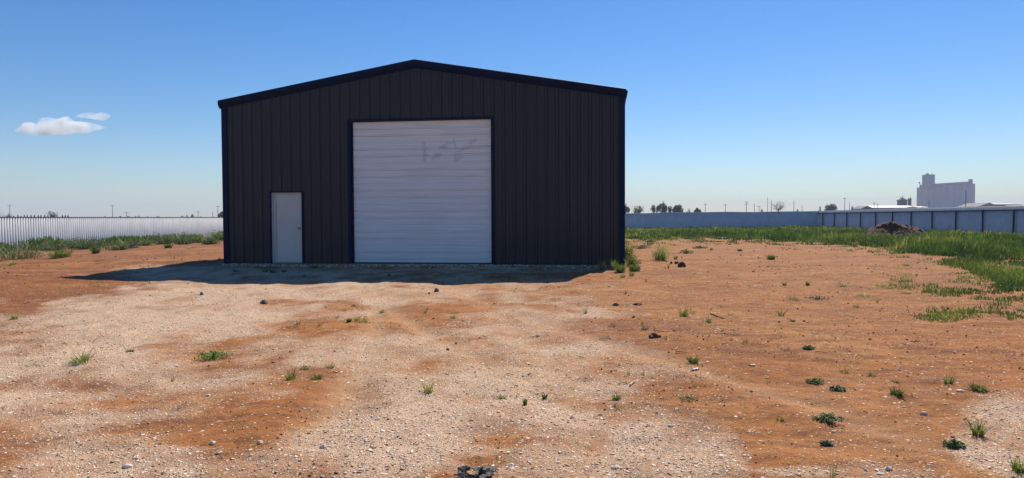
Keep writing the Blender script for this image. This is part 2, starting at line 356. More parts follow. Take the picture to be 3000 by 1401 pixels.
a_ = nt.nodes.new('ShaderNodeAttribute'); a_.attribute_name = 'tint'; r_ = nt.nodes.new('ShaderNodeValToRGB'); e = r_.color_ramp.elements
e.new(0.1); e.new(0.45)
for i, (p, c) in enumerate([(0, (0.14, 0.065, 0.035)), (0.10, (0.40, 0.21, 0.11)), (0.5, (0.70, 0.52, 0.37)), (1, (0.88, 0.79, 0.66))]): e[i].position = p; e[i].color = c + (1,)
nt.links.new(a_.outputs['Fac'], r_.inputs[0]); nt.links.new(r_.outputs[0], b.inputs['Base Color'])
# loose gravel: too many to count
n = 420000
u = rng.uniform(-0.86, 0.86, n); z = 2.9 * np.exp(rng.random(n) ** 1.15 * math.log(19.0 / 2.9))
X = u * z; Y = z
c = stone_cover(X, Y)
keep = rng.random(n) < (0.10 + 0.85 * c ** 1.3) * np.where((X > -8.6) | (Y < 20.6), 1, 1)
X, Y, c = X[keep], Y[keep], c[keep]
S = 0.004 + 0.006 * rng.random(len(X)) ** 2 + 0.0009 * Y * rng.random(len(X)) + 0.024 * (rng.random(len(X)) ** 24)
P, Fc, T = stones_mesh(X, Y, S * .88, flat=0.30, sink=0.25)
o = link_mesh('gravel', P, Fc, STONE, tint=T); tag(o, 'loose pale crushed stone scattered over the red dirt', 'gravel', kind='stuff')
q = np.random.default_rng(5); n = 2600; al = q.uniform(.2, 11.4, n); dl = -.06 - np.abs(q.normal(0, .35, n)) - .25 * q.random(n)
X = -8.66 + .9916 * al + .1305 * dl; Y = 20.6 - .1305 * al + .9916 * dl
P, Fc, T = stones_mesh(X, Y, q.uniform(.02, .07, n) * (.5 + q.random(n) ** 3), flat=.5, sink=.2)
o = link_mesh('gravel', P, Fc, STONE, tint=T); tag(o, 'pale crushed stone banked in the shade against the foot of the building wall', 'gravel', kind='stuff')
# dark soil crumbs on the right and left bare dirt
n = 26000
u = rng.uniform(-0.86, 0.86, n); z = 3.0 * np.exp(rng.random(n) * math.log(26 / 3.0)); X = u * z; Y = z
keep = (stone_cover(X, Y) < 0.35) & (fbm(X * .9 + 33, Y * .7, 3) + rng.normal(0, .09, n) > .5); X, Y = X[keep], Y[keep]
S = 0.005 + 0.0030 * Y * rng.random(len(X)) ** 9 + 0.012 * rng.random(len(X)) ** 6
P, Fc, T = stones_mesh(X, Y, S, flat=0.7, sink=0.15)
CRUMB = mat('soil_crumb', (0.24, 0.105, 0.058), 0.95, var=0.4, scale=2.0)
o = link_mesh('soil_crumbs', P, Fc, CRUMB, tint=T); tag(o, 'small crumbs of red soil lying on the bare dirt', 'soil', kind='stuff')

# ------------------------------------------------------------------ plants
def blades(n, r, hmin, hmax, w, lean=0.6, seed=0, ry=None, flat=0.0, tint=(0.3, 0.9), segs=3):
    q = np.random.default_rng(seed)
    ry = ry or r
    a = q.random(n) * 6.283; d = np.sqrt(q.random(n))
    bx, by = np.cos(a) * d * r * q.uniform(.4, 1.1, n), np.sin(a) * d * ry
    H = hmin * .5 + (hmax - hmin * .5) * q.random(n) ** 1.4; az = a + q.normal(0, 0.9, n); L_ = lean * q.uniform(0.3, 1.3, n) * H
    wd = w * q.uniform(0.6, 1.3, n); pa = az + 1.57 + q.normal(0, 0.5, n)
    V = []; ts = [0, 0.4, 0.75, 1.0]; ws = [0.8, 1.0, 0.7, 0.0]
    for t, k in zip(ts, ws):
        cx = bx + np.cos(az) * L_ * t ** 1.6; cy = by + np.sin(az) * L_ * t ** 1.6; cz = H * (t - flat * t * t) - 0.01
        if k: V += [np.stack([cx - np.cos(pa) * wd * k / 2, cy - np.sin(pa) * wd * k / 2, cz], -1), np.stack([cx + np.cos(pa) * wd * k / 2, cy + np.sin(pa) * wd * k / 2, cz], -1)]
        else: V += [np.stack([cx, cy, cz], -1)]
    V = np.stack(V, 1)
    f = np.array([(0, 1, 3), (0, 3, 2), (2, 3, 5), (2, 5, 4), (4, 5, 6)])
    Fc = (f[None] + (np.arange(n) * 7)[:, None, None]).reshape(-1, 3)
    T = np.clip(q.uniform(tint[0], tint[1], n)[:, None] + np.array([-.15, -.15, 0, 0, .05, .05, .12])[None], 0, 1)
    return V.reshape(-1, 3), Fc, T.ravel()
def leaves(C, L_, W, q, tint=(0.1, 0.9), up=0.4):
    n = len(C); d = q.normal(0, 1, (n, 3)); d[:, 2] = np.abs(d[:, 2]) * up; d /= np.linalg.norm(d, axis=1)[:, None]
    s = np.cross(d, q.normal(0, 1, (n, 3)) + [0, 0, 1.5]); s /= np.linalg.norm(s, axis=1)[:, None] + 1e-9
    l = (L_ * q.uniform(0.6, 1.3, n))[:, None]; w = (W * q.uniform(0.6, 1.3, n))[:, None]
    V = np.stack([C - d * l * .5, C + s * w * .5, C + d * l * .5, C - s * w * .5], 1)
    Fc = (np.array([(0, 1, 2), (0, 2, 3)])[None] + (np.arange(n) * 4)[:, None, None]).reshape(-1, 3)
    return V.reshape(-1, 3), Fc, np.repeat(q.uniform(tint[0], tint[1], n), 4)
def join(parts):
    V = []; Fc = []; T = []; k = 0
    for v, f, t in parts: V.append(v); Fc.append(f + k); T.append(t); k += len(v)
    return np.concatenate(V), np.concatenate(Fc), np.concatenate(T)

STYLES = {}
def tuft(px, py, w, h, style, label, group=None, seed=None):
    x, y, z = ground(px, py); s = y / F
    W = w * s / 2 * (1.3 if w < 60 else 1.05); H = h * s
    seed = seed if seed is not None else int(px * 7 + py)
    q = np.random.default_rng(seed); pix = y / 683
    bw = max(0.005, 0.55 * pix)
    name, cat = 'grass_tuft', 'grass tuft'
    if style == 'grass': P = [blades(int(46 * (1 + w / 60)), W * .5, H * .35, H * 1.05, bw, W / H * .9, seed)]; m = GREEN
    elif style == 'dense': P = [blades(170, W * .55, H * .4, H, bw * .9, W / H * .9, seed, tint=(0.0, .6))]; m = GREEN
    elif style == 'spiky': P = [blades(120, W * .30, H * .5, H * 1.1, bw, W / H * .9, seed, tint=(.25, .9))]; m = GREEN
    elif style == 'yellow': P = [blades(60, W * .55, H * .35, H, bw, W / H * .9, seed, tint=(.6, 1.))]; m = GREEN
    elif style == 'sparse': P = [blades(16, W * .5, H * .5, H * 1.1, bw * .8, W / H * .9, seed, tint=(.3, .8))]; m = GREEN
    elif style == 'flat': P = [blades(60, W * .6, H * .3, H * .9, bw, W / H * .9, seed, flat=.5, tint=(0., .55))]; m = GREEN
    elif style == 'dry': P = [blades(40, W * .45, H * .4, H * 1.05, bw * .8, W / H * .9, seed, tint=(.1, 1))]; m = STRAW; name, cat = 'dry_grass_tuft', 'dry grass'
    elif style == 'tangle': P = [blades(80, W * .5, H * .3, H, bw * .7, 1.2, seed, flat=.6, tint=(0, .6))]; m = STRAW; name, cat = 'dry_grass_tuft', 'dry grass'
    elif style == 'creep' or style == 'grey' or style == 'leafy':
        n = {'creep': 260, 'grey': 240, 'leafy': 360}[style]
        arms = 7; A = q.random(n); k = q.integers(0, arms, n); an = k * 6.283 / arms + q.normal(0, .25, n)
        C = np.stack([np.cos(an) * A * W * 1.15, np.sin(an) * A * W, np.abs(q.normal(.35, .22, n)) * H * (.9 - .45 * A) + .006], -1)
        P = [leaves(C, max(.022, 1.5 * pix), max(.014, 1.0 * pix), q, up=.5), blades(24, W * .4, H * .2, H * .6, bw * .6, 1.3, seed)]
        ka = np.arange(arms) * 6.283 / arms; e_ = np.stack([np.cos(ka) * W * .9, np.sin(ka) * W * .72, 0 * ka + H * .15 + .004], -1); sd_ = np.stack([-np.sin(ka), np.cos(ka), 0 * ka], -1) * .006
        o0 = np.zeros((arms, 3)) + [0, 0, .012]; P.append((np.stack([o0 - sd_, o0 + sd_, e_ + sd_ * .6, e_ - sd_ * .6], 1).reshape(-1, 3), (np.array([(0, 1, 2), (0, 2, 3)])[None] + (np.arange(arms) * 4)[:, None, None]).reshape(-1, 3), np.full(arms * 4, .3)))
        m = {'creep': GREEN_DK, 'grey': GREY_GR, 'leafy': GREEN_BR}[style]; name, cat = 'leafy_weed', 'weed'
    elif style in ('bush', 'flower', 'tall', 'greenbush'):
        CC = []; P = []; nsub = 9 if style == 'bush' else 6; nst = int(26 + w / 4)
        for k in range(nst):           # leafy stems fanning out from a few roots, uneven in height
            rx = q.uniform(-.75, .75) * W * (1 if style == 'bush' else .45); ry_ = q.normal(0, .2) * W; hh_ = H * (.45 + .75 * q.random() ** 1.5) * (1 - .45 * abs(rx / W) ** 1.5)
            ax, ay = q.normal(0, .30) * W + rx * .35, q.normal(0, .3) * W; nl = int(22 + 10 * q.random()); t_ = q.random(nl) ** .8
            sp = (.05 + .10 * (1 - t_)) * W + .012
            CC.append(np.stack([rx + ax * t_ + q.normal(0, 1, nl) * sp, ry_ + ay * t_ + q.normal(0, 1, nl) * sp, hh_ * t_ + .01], -1))
        C = np.concatenate(CC); n = len(C)
        ntop = C[:, 2] / H
        P = [leaves(C, max(.03, 1.35 * pix), max(.015, .7 * pix), q, up=1.3), blades(int(60 + w), W * .7, H * .3, H * 1.1, bw * .8, W / H * .9, seed)]
        if style == 'flower': P[0] = (P[0][0], P[0][1], np.clip(np.repeat(.15 + .6 * ntop + q.normal(0, .2, len(C)), 4), 0, 1))
        m = {'bush': GREEN_DK, 'flower': GREEN_YL, 'tall': GREEN, 'greenbush': GREEN}[style]; name, cat = ('weed_bush', 'weed')
    V, Fc, T = join(P)
    o = link_mesh(name, V, Fc, m, tint=T); o.location = (x, y, z)
    return tag(o, label, cat, group)

TUFTS = [
 (235, 1062, 105, 42, 'grass', 'wide sprawling green grass clump, largest on the pale stone at the far left'),
 (97, 1072, 52, 20, 'flat', 'low dark grass mat just left of and below the sprawling clump on pale stone'),
 (180, 1010, 40, 14, 'flat', 'small dark flat grass mat above the sprawling clump, nearer of two side by side'),
 (103, 1016, 42, 12, 'flat', 'thin flat grass mat left of the twin mat above the sprawling clump'),
 (625, 1050, 92, 36, 'leafy', 'vivid green broadleaf weed lying on stony ground below the entry door'),
 (850, 1112, 48, 38, 'grass', 'upright green grass clump at the left end of a bare red patch'),
 (893, 1082, 32, 18, 'grass', 'small green clump at the upper left of the bare red patch'),
 (928, 1112, 36, 20, 'dense', 'dark low clump at the lower right of the bare red patch'),
 (968, 1078, 34, 20, 'grass', 'pale green clump at the upper right end of the bare red patch'),
 (1255, 1147, 46, 46, 'yellow', 'yellow green grass clump with one long blade on pale stone below the roll-up door'),
 (1064, 944, 36, 20, 'yellow', 'bright yellow tuft, largest of the cluster below the roll-up door'),
 (1045, 941, 18, 18, 'yellow', 'narrow yellow tuft touching the left of the largest yellow tuft'),
 (1022, 943, 18, 15, 'dense', 'dark green tuft immediately left of the two yellow tufts'),
 (873, 951, 24, 18, 'yellow', 'yellowish tuft at the left end of the orange patch'),
 (990, 931, 26, 12, 'sparse', 'wispy sprigs above the dark tuft on the orange patch'),
 (935, 955, 24, 14, 'sparse', 'thin low sprigs in the middle of the orange patch'),
 (1245, 918, 26, 22, 'sparse', 'wispy bluish upright grass below the middle of the roll-up door'),
 (1326, 933, 26, 16, 'yellow', 'small yellow tuft right of the wispy bluish grass'),
 (1120, 917, 24, 14, 'yellow', 'small yellow tuft left of the wispy bluish grass'),
 (1037, 896, 20, 10, 'yellow', 'tiny yellow tuft nearest the shadow below the roll-up door'),
 (1008, 913, 20, 10, 'sparse', 'tiny thin tuft just behind the yellow cluster'),
 (957, 900, 16, 8, 'sparse', 'tiny green tuft left of the tiny yellow tuft near the shadow'),
 (760, 944, 28, 8, 'flat', 'low flat green mat on pale stone below the door frame'),
 (1715, 919, 22, 22, 'dry', 'small grey and tan tuft between stony ground and pink dirt'),
 (2002, 926, 40, 34, 'grass', 'green clump with dark base, left of a close pair on the pink dirt'),
 (2030, 920, 32, 24, 'sparse', 'wispy pale clump, right of the close pair on the pink dirt'),
 (2077, 944, 22, 18, 'grass', 'neat round tuft beside a short dark twig on the pink dirt'),
 (2140, 926, 18, 14, 'sparse', 'small pale tuft right of the short dark twig'),
 (1890, 966, 34, 34, 'dry', 'upright brown dry stalks beside the pale stick'),
 (1797, 956, 30, 14, 'dry', 'low brown dry tuft left of the upright dry stalks'),
 (1917, 968, 10, 20, 'sparse', 'single green sprig standing at the right of the dry stalks'),
 (2030, 1061, 40, 24, 'dense', 'compact green tuft above the white scrap'),
 (2182, 1003, 22, 18, 'sparse', 'pale sprig with a trailing stem on the pink dirt'),
 (1805, 1172, 34, 22, 'dense', 'dark leafy upper part of a tuft at the edge of the stony ground'),
 (1811, 1192, 44, 20, 'dry', 'splayed tan lower part of a tuft at the edge of the stony ground'),
 (2015, 1172, 74, 18, 'dense', 'grass clump pushed flat to the left, right of the splayed tan tuft'),
 (1595, 1168, 18, 20, 'dense', 'small dark sprig on stone, right one of two'),
 (1538, 1187, 14, 26, 'dense', 'thin dark upright sprig on stone, left one of two'),
 (1470, 1168, 32, 20, 'grass', 'low green tuft on stone left of the two dark sprigs'),
 (1512, 1322, 52, 24, 'tangle', 'dark tangle of dry grass above the black plastic scrap'),
 (1857, 1404, 46, 34, 'sparse', 'thin upright stalks cut by the bottom edge of the picture on a pale stone fan'),
 (1842, 1100, 10, 20, 'sparse', 'single leaning green blade beside the dark root'),
 (1882, 1098, 16, 20, 'sparse', 'two curved green blades right of the single leaning blade'),
 (2387, 1122, 36, 16, 'creep', 'dark bluish flat weed at the left of the right-hand weed group'),
 (2473, 1094, 36, 20, 'grass', 'soft green tuft above the pale spiky weed on the red dirt'),
 (2553, 1101, 28, 14, 'grass', 'small green tuft right of the soft green tuft'),
 (2454, 1144, 32, 18, 'grey', 'pale spiky weed with whitish leaves on the red dirt'),
 (2626, 1155, 44, 26, 'dense', 'dense dark green tuft, roundest on the red dirt at the right'),
 (2625, 1120, 26, 14, 'grass', 'low tuft directly behind the round dark tuft'),
 (2585, 1146, 28, 12, 'sparse', 'thin tuft touching the left of the round dark tuft'),
 (2728, 1120, 32, 20, 'sparse', 'thin low tuft left of the tall stalky tuft'),
 (2779, 1124, 38, 36, 'grass', 'tall stalky green and tan tuft on the red dirt at the right'),
 (2868, 1142, 72, 24, 'dense', 'wide green tuft with a white stone at its left foot'),
 (2426, 1233, 74, 32, 'creep', 'large dark bluish creeping weed on the red dirt'),
 (2286, 1228, 28, 14, 'grass', 'small tuft left of the large creeping weed'),
 (2865, 1275, 82, 48, 'spiky', 'big spiky yellow green tuft beside the pale stone at the right edge'),
 (2795, 1308, 40, 24, 'creep', 'dark ring-shaped weed below the big spiky tuft'),
 (2422, 1306, 26, 18, 'grey', 'wispy whitish sprig below the large creeping weed'),
 (2988, 1382, 76, 52, 'grass', 'tall green tuft cut by the right edge of the picture'),
 (2858, 1074, 14, 10, 'flat', 'tiny dark tuft far right on bare dirt'),
 (2329, 880, 44, 20, 'yellow', 'bright tuft with a brown foot at the start of the creeping bluish mat'),
 (2395, 876, 60, 12, 'grey', 'thin creeping bluish mat right of the bright tuft'),
 (2298, 836, 18, 14, 'grass', 'small green tuft behind the bright tuft'),
 (2366, 834, 14, 14, 'grass', 'small tuft right of the one behind the bright tuft'),
 (2468, 840, 22, 12, 'yellow', 'yellow green mat midway to the grass patches at the right'),
 (2532, 868, 46, 12, 'yellow', 'long thin yellow green mat on the pink dirt'),
 (2569, 886, 14, 18, 'sparse', 'lone upright sprig right of the long yellow mat'),
 (2509, 900, 18, 10, 'grass', 'small tuft below the long yellow mat'),
 (2655, 860, 36, 10, 'grass', 'faint green mat left of the grass patches'),
 (2727, 903, 22, 8, 'flat', 'narrow dark mat above the left end of the near grass patch'),
 (2288, 926, 32, 24, 'grass', 'loose green tuft alone on the pink dirt'),
 (2321, 942, 16, 10, 'dense', 'small dark tuft right of the loose green tuft'),
 (2298, 1024, 42, 18, 'dry', 'splayed brown and green tuft like a spider on the dirt'),
 (2370, 1023, 26, 14, 'creep', 'dark weed pair right of the spider-like tuft'),
 (2655, 779, 22, 10, 'grass', 'small round tuft close to the tall grass edge'),
 (2259, 760, 28, 17, 'dense', 'round dark green tuft alone on the dirt in front of the back fence'),
 (2010, 742, 30, 18, 'grey', 'bluish weed patch right of the pale flowering weed'),
 (2050, 728, 34, 12, 'grey', 'long bluish weed mat further right of the flowering weed'),
 (1979, 760, 16, 14, 'grass', 'small leafy tuft above the dark clod'),
 (1958, 786, 10, 18, 'sparse', 'single upright sprig left of the dark clod'),
 (2084, 734, 10, 10, 'grass', 'tiny round tuft right of the long bluish mat'),
 (1907, 709, 24, 8, 'grey', 'low bluish mat behind the pale flowering weed'),
 (2058, 712, 14, 6, 'flat', 'tiny dark mat near the tall grass in front of the back fence'),
 (1880, 728, 34, 16, 'grey', 'faint bluish weeds between the wall corner and the flowering weed'),
 (1825, 815, 18, 14, 'grass', 'small green tuft on the dirt below the wall corner'),
 (1851, 808, 20, 16, 'grass', 'small yellow tuft right of the tuft below the wall corner'),
 (1832, 862, 16, 16, 'dry', 'thin brown sprig below the tufts at the wall corner'),
 (290, 765, 26, 8, 'flat', 'flat green mat on the red dirt at the left'),
 (41, 936, 30, 18, 'grass', 'bright green tuft where red dirt meets pale stone at the left edge'),
 (66, 890, 22, 8, 'flat', 'small dark mat on the red dirt behind the bright tuft'),
 (378, 802, 44, 6, 'flat', 'thin green strip along the upper edge of the shed shadow'),
 (438, 797, 18, 5, 'flat', 'short green strip right of the long strip by the shadow'),
 (236, 1010, 30, 8, 'sparse', 'faint sprig above the right end of the sprawling clump'),
 (274, 1000, 30, 9, 'sparse', 'faint yellow sprig up and right of the sprawling clump'),
 (311, 1016, 34, 9, 'flat', 'thin flat mat right of the sprawling clump'),
 (381, 1031, 24, 10, 'dense', 'small dark tuft on pale stone between the sprawling clump and the broadleaf weed'),
 (119, 1036, 26, 8, 'flat', 'small dark mat between two flat mats at the left'),
 (25, 1024, 26, 8, 'flat', 'flat dark mat near the left edge of the picture'),
 (235, 861, 14, 6, 'flat', 'tiny dark tuft on pale stone below the shadow tip'),
 (212, 922, 20, 5, 'flat', 'thin dark line of grass on pale stone left of centre'),
 (505, 1118, 10, 20, 'sparse', 'thin upright sprig on stone below the broadleaf weed'),
 (205, 1095, 12, 16, 'sparse', 'thin dry sprig below the sprawling clump'),
 (2437, 1420, 26, 90, 'sparse', 'single tall dark green stalk rising from the bottom edge at the right'),
 (1935, 762, 58, 46, 'flower', 'round pale yellow flowering weed on the dirt right of the building'),
 (1838, 760, 44, 56, 'tall', 'tall bright green weed rising behind the building corner'),
 (1850, 780, 44, 36, 'greenbush', 'leafy weed in front of the tall weed at the building corner'),
 (1763, 792, 26, 32, 'spiky', 'spray of grass against the dark wall, left of the corner'),
 (1797, 791, 30, 34, 'spiky', 'taller spray of grass against the dark wall nearest the corner'),
 (1816, 799, 34, 26, 'greenbush', 'low leafy clump at the foot of the building corner'),
 (1860, 794, 38, 20, 'greenbush', 'low mat of weeds right of the building corner'),
 (690, 796, 26, 10, 'grass', 'small tuft in the shed shadow near the left corner trim'),
 (778, 797, 26, 16, 'grass', 'tuft in the shadow left of the entry door step'),
 (800, 800, 26, 16, 'grass', 'tuft in the shadow directly below the entry door'),
 (832, 797, 22, 14, 'grass', 'tuft in the shadow below the right side of the entry door'),
 (920, 786, 34, 16, 'grass', 'tuft in the shadow between the two doors'),
 (890, 810, 20, 8, 'grass', 'tiny tuft nearer the shadow edge between the two doors'),
 (1140, 808, 18, 8, 'grass', 'tiny tuft in the shadow under the roll-up door'),
]
for t in TUFTS: tuft(*t)
BUSHES = [
 (60, 758, 130, 50, 'bush', 'dark weed mass at the left edge below the ribbed fence'),
 (160, 735, 70, 34, 'bush', 'dark bushy weed second from the left along the ribbed fence'),
 (175, 755, 80, 26, 'greenbush', 'low pale weed mat in front of the fence weeds at the left'),
 (228, 728, 60, 34, 'bush', 'rounded weed left of the darkest fence bush'),
 (250, 730, 46, 32, 'bush', 'darkest rounded bush below the ribbed fence'),
 (288, 727, 50, 34, 'bush', 'weed right of the darkest bush below the ribbed fence'),
 (281, 742, 26, 18, 'greenbush', 'small clump standing out in front of the fence weeds'),
 (345, 733, 60, 22, 'bush', 'low dark weed in the middle of the ribbed fence'),
 (378, 728, 56, 32, 'bush', 'taller weed in the middle of the ribbed fence'),
 (425, 720, 50, 20, 'greenbush', 'low light weed right of the taller middle weed'),
 (478, 716, 66, 34, 'bush', 'broad dark bush toward the right of the ribbed fence'),
 (493, 727, 20, 10, 'greenbush', 'tiny clump in front of the broad dark bush'),
 (540, 716, 60, 32, 'bush', 'leafy bush right of the broad dark bush'),
 (580, 712, 50, 26, 'greenbush', 'light green weed left of the last fence weeds'),
 (615, 716, 36, 22, 'bush', 'dark weed with its foot on the dirt near the building'),
 (640, 705, 70, 26, 'greenbush', 'pale green weed partly behind the building corner at the left'),
 (560, 727, 30, 6, 'yellow', 'thin yellow mat on the dirt below the last fence weeds'),
]
for t in BUSHES: tuft(*t, group='weeds along the left fence')
tuft(38, 775, 40, 14, 'yellow', 'thin yellow sprigs on the red dirt at the left edge')

# tall grass and weeds of the right field: nobody could count the blades
def field_edge(px):  # lowest photo row of the grass, measured along the yard
    return np.interp(px, [1800, 1900, 2050, 2200, 2330, 2450, 2580, 2640, 2700, 2770, 2830, 2880, 2940, 3000, 3200, 3500], [706, 705, 705, 709, 717, 723, 733, 748, 762, 782, 808, 830, 858, 878, 940, 1000])
PATCH = [(2650, 832, 55, 14), (2745, 845, 70, 18), (2790, 862, 40, 8), (2800, 925, 100, 20), (2770, 935, 60, 10), (2900, 905, 40, 16), (2975, 915, 60, 26), (2940, 958, 45, 16), (2880, 868, 60, 12), (2860, 850, 60, 14), (2960, 890, 50, 14)]
def field(n, seed, hlo, hhi, wf, kind):
    q = np.random.default_rng(seed)
    z = 8.5 * np.exp(q.random(n) * math.log(76 / 8.5)); u = q.uniform(0.15, 0.98, n); X = u * z; Y = z
    px, py = proj(X, Y, h_base(X, Y)); w = (fbm(X * 1.3, Y * 0.9, 4) - 0.5)
    e = (py - field_edge(px)); w3 = (fbm(X * 3.1, Y * 2.0 + 7, 3) - .5)
    ok = e < (w * 1.3 + w3 * 1.2 - .12 + q.normal(0, .1, n)) * (80 * np.clip(10 / Y, 0, 1) + 14)
    patch = np.zeros(n, bool)
    dens = fbm(X * 0.55 + 8, Y * 0.4, 3)
    ok &= (dens > 0.33) | (Y > 26)
    for (a, b, c, d) in PATCH: patch |= (((px - a) / c) ** 2 + ((py - b) / d) ** 2 + w * 2.0 + w3 * 7) < 0.55
    ok |= patch
    ok &= (X < 26.6 + 0.08 * Y) & (Y < 72.8 + 0.08 * (32.8 - X))
    ok &= ~((((X - 22.3) / 1.9) ** 2 + ((Y - 40) / 2.0) ** 2) < 0.8)
    ok &= ~patch | (q.random(n) < .55)
    X, Y = X[ok], Y[ok]; n = len(X); edge = np.maximum(np.clip(-(e[ok]) / 12.0, 0, 1), patch[ok] * .5)
    clump = fbm(X * 1.9 + 5, Y * 1.9, 2)
    H = (hlo + (hhi - hlo) * q.random(n) ** 1.3) * (0.3 + 0.7 * edge) * (0.15 + 1.6 * clump); H *= np.where(Y < 22, 0.5, 0.9); H *= np.where(q.random(n) > .985, 1.5, 1)
    W = wf * np.maximum(0.006, 0.00085 * Y) * q.uniform(.7, 1.4, n)
    az = q.random(n) * 6.283; pa = q.random(n) * 3.14; ln = H * q.uniform(.1, .6, n)
    Z = hgt(X, Y) - 0.01
    B = np.stack([X, Y, Z], -1); s = np.stack([np.cos(pa), np.sin(pa), 0 * pa], -1)
    tip = B + np.stack([np.cos(az) * ln, np.sin(az) * ln, H], -1); mid = B + np.stack([np.cos(az) * ln * .3, np.sin(az) * ln * .3, H * .6], -1)
    V = np.stack([B - s * W[:, None] * .5, B + s * W[:, None] * .5, mid + s * W[:, None] * .55, mid - s * W[:, None] * .55, tip], 1)
    f = np.array([(0, 1, 2), (0, 2, 3), (3, 2, 4)]); Fc = (f[None] + (np.arange(n) * 5)[:, None, None]).reshape(-1, 3)
    big = fbm(X * 0.35 + 50, Y * 0.35, 3)
    T = np.clip(0.04 + 1.3 * (big - 0.38) + 1.0 * (clump - .5) + q.normal(0, .13, n) + (q.random(n) > .965) * .5 + patch[ok] * .22, 0, 1)
    T = np.repeat(T, 5)
    parts = [(V.reshape(-1, 3), Fc, T)]
    k = q.random(n) < 0.5                     # leaf blades of broadleaf weeds mixed in
    C = B[k] + np.stack([q.normal(0, .04, k.sum()), q.normal(0, .04, k.sum()), H[k] * q.uniform(.3, .95, k.sum())], -1)
    lv = leaves(C, 1, 1, q, tint=(0, .75)); sc = np.repeat(np.maximum(.02, .0013 * Y[k]), 4)[:, None]; cc = np.repeat(C, 4, 0)
    parts.append((cc + (lv[0] - cc) * sc, lv[1], np.clip(lv[2] * .6 + np.repeat(T[::5][k], 4) * .5, 0, 1)))
    V, Fc, T = join(parts)
    return V, Fc, T
V, Fc, T = field(270000, 5, 0.09, 0.36, 1.0, 0)
o = link_mesh('field_grass', V, Fc, GREEN, tint=T); tag(o, 'tall green grass and weeds filling the yard along the back and right fences', 'grass', kind='stuff')
# thin growth at the foot of the left fence
q = np.random.default_rng(9); n = 26000
Y = 20 * np.exp(q.random(n) * math.log(76 / 20)); off = np.abs(q.normal(0, 1.3, n)) + .15; X = -31.7 + .1 * Y + off
k = fbm(X * .5, Y * .45, 3) + q.normal(0, .05, n) > 0.42 + .06 * off; X, Y, off = X[k], Y[k], off[k]; n = len(X)
H = q.uniform(.15, .6, n) * np.clip(1.2 - off / 3, .25, 1) * (.5 + fbm(X * .9, Y * .5, 2)); pa = q.random(n) * 3.14; s = np.stack([np.cos(pa), np.sin(pa), 0 * pa], -1) * (np.maximum(.006, .0008 * Y))[:, None]
B = np.stack([X, Y, hgt(X, Y) - .01], -1); tip = B + np.stack([q.normal(0, .12, n), q.normal(0, .12, n), H], -1)
V = np.stack([B - s, B + s, tip + s * .6, tip - s * .6], 1).reshape(-1, 3); Fc = (np.array([(0, 1, 2), (0, 2, 3)])[None] + (np.arange(n) * 4)[:, None, None]).reshape(-1, 3)
o = link_mesh('verge_grass', V, Fc, GREEN, tint=np.repeat(q.uniform(0, .7, n), 4)); tag(o, 'thin grass growing along the foot of the left ribbed fence', 'grass', kind='stuff')

# ------------------------------------------------------------------ fences
def ribbed(x0, x1, zb0, zb1, h, pitch=0.183, dip=None):
    """ribbed sheet standing along local x, ribs stick out to -y (toward the yard)"""
    n = int((x1 - x0) / pitch); xs = []; ys_ = []
    for i in range(n):
        a = x0 + i * pitch
        for dx, y in ((0, 0), (.075, 0), (.105, -.038), (.153, -.038)): xs.append(a + dx); ys_.append(y)
    xs = np.array(xs + [x1]); ys_ = np.array(ys_ + [0.0]); t = (xs - x0) / (x1 - x0)
    zb = zb0 + (zb1 - zb0) * t; zt = zb + h
    if dip is not None: zt = zt + dip(xs)
    k = len(xs); V = np.concatenate([np.stack([xs, ys_, zb - .06], -1), np.stack([xs, ys_, zt], -1), np.stack([xs, ys_ + .004, zb - .06], -1), np.stack([xs, ys_ + .004, zt], -1)])
    i = np.arange(k - 1); f = np.concatenate([np.stack([i, i + 1, i + 1 + k, i + k], 1), np.stack([i + 1 + 2 * k, i + 2 * k, i + 3 * k, i + 1 + 3 * k], 1), np.stack([i + k, i + 1 + k, i + 1 + 3 * k, i + 3 * k], 1)])
    return V, f
def fence(A, B, za, zb, h, label, posts=None, rail=False, cap=False, dip=None):
    A = Vector(A + (0,)); B = Vector(B + (0,)); d = B - A; Ln = d.length; rz = math.atan2(d.y, d.x)
    t = thing('metal_fence', label, 'fence', (A.x, A.y, 0), rz)
    V, f = ribbed(0, Ln, za, zb, h, dip=dip)
    link_mesh('sheet_panels', V, f, GALV, t)
    zz = lambda x: za + (zb - za) * x / Ln
    if rail:
        m = MB(); m.sweep([(-.10, 0), (-.045, 0), (-.045, .06), (-.10, .06)], lambda y, z: (0, y, za + h - .30 + z), lambda y, z: (Ln, y, zb + h - .30 + z)); m.build('top_rail', RAIL, t)
    if cap:
        m = MB(); m.sweep([(-.045, 0), (.02, 0), (.02, .03), (-.045, .03)], lambda y, z: (0, y, za + h - .005 + z), lambda y, z: (Ln, y, zb + h - .005 + z)); m.build('top_cap', RAIL, t)
    if posts:
        for x in posts:
            m = MB(); m.tube([(x, -.16, zz(x) - .3), (x, -.16, zz(x) + h - .23)], .055, 10); m.build('post', RAIL, t)
    return t
# corners
BX, BY = 32.8, 73.0
LX = lambda y: -31.7 + .1 * y
LY = 79.0
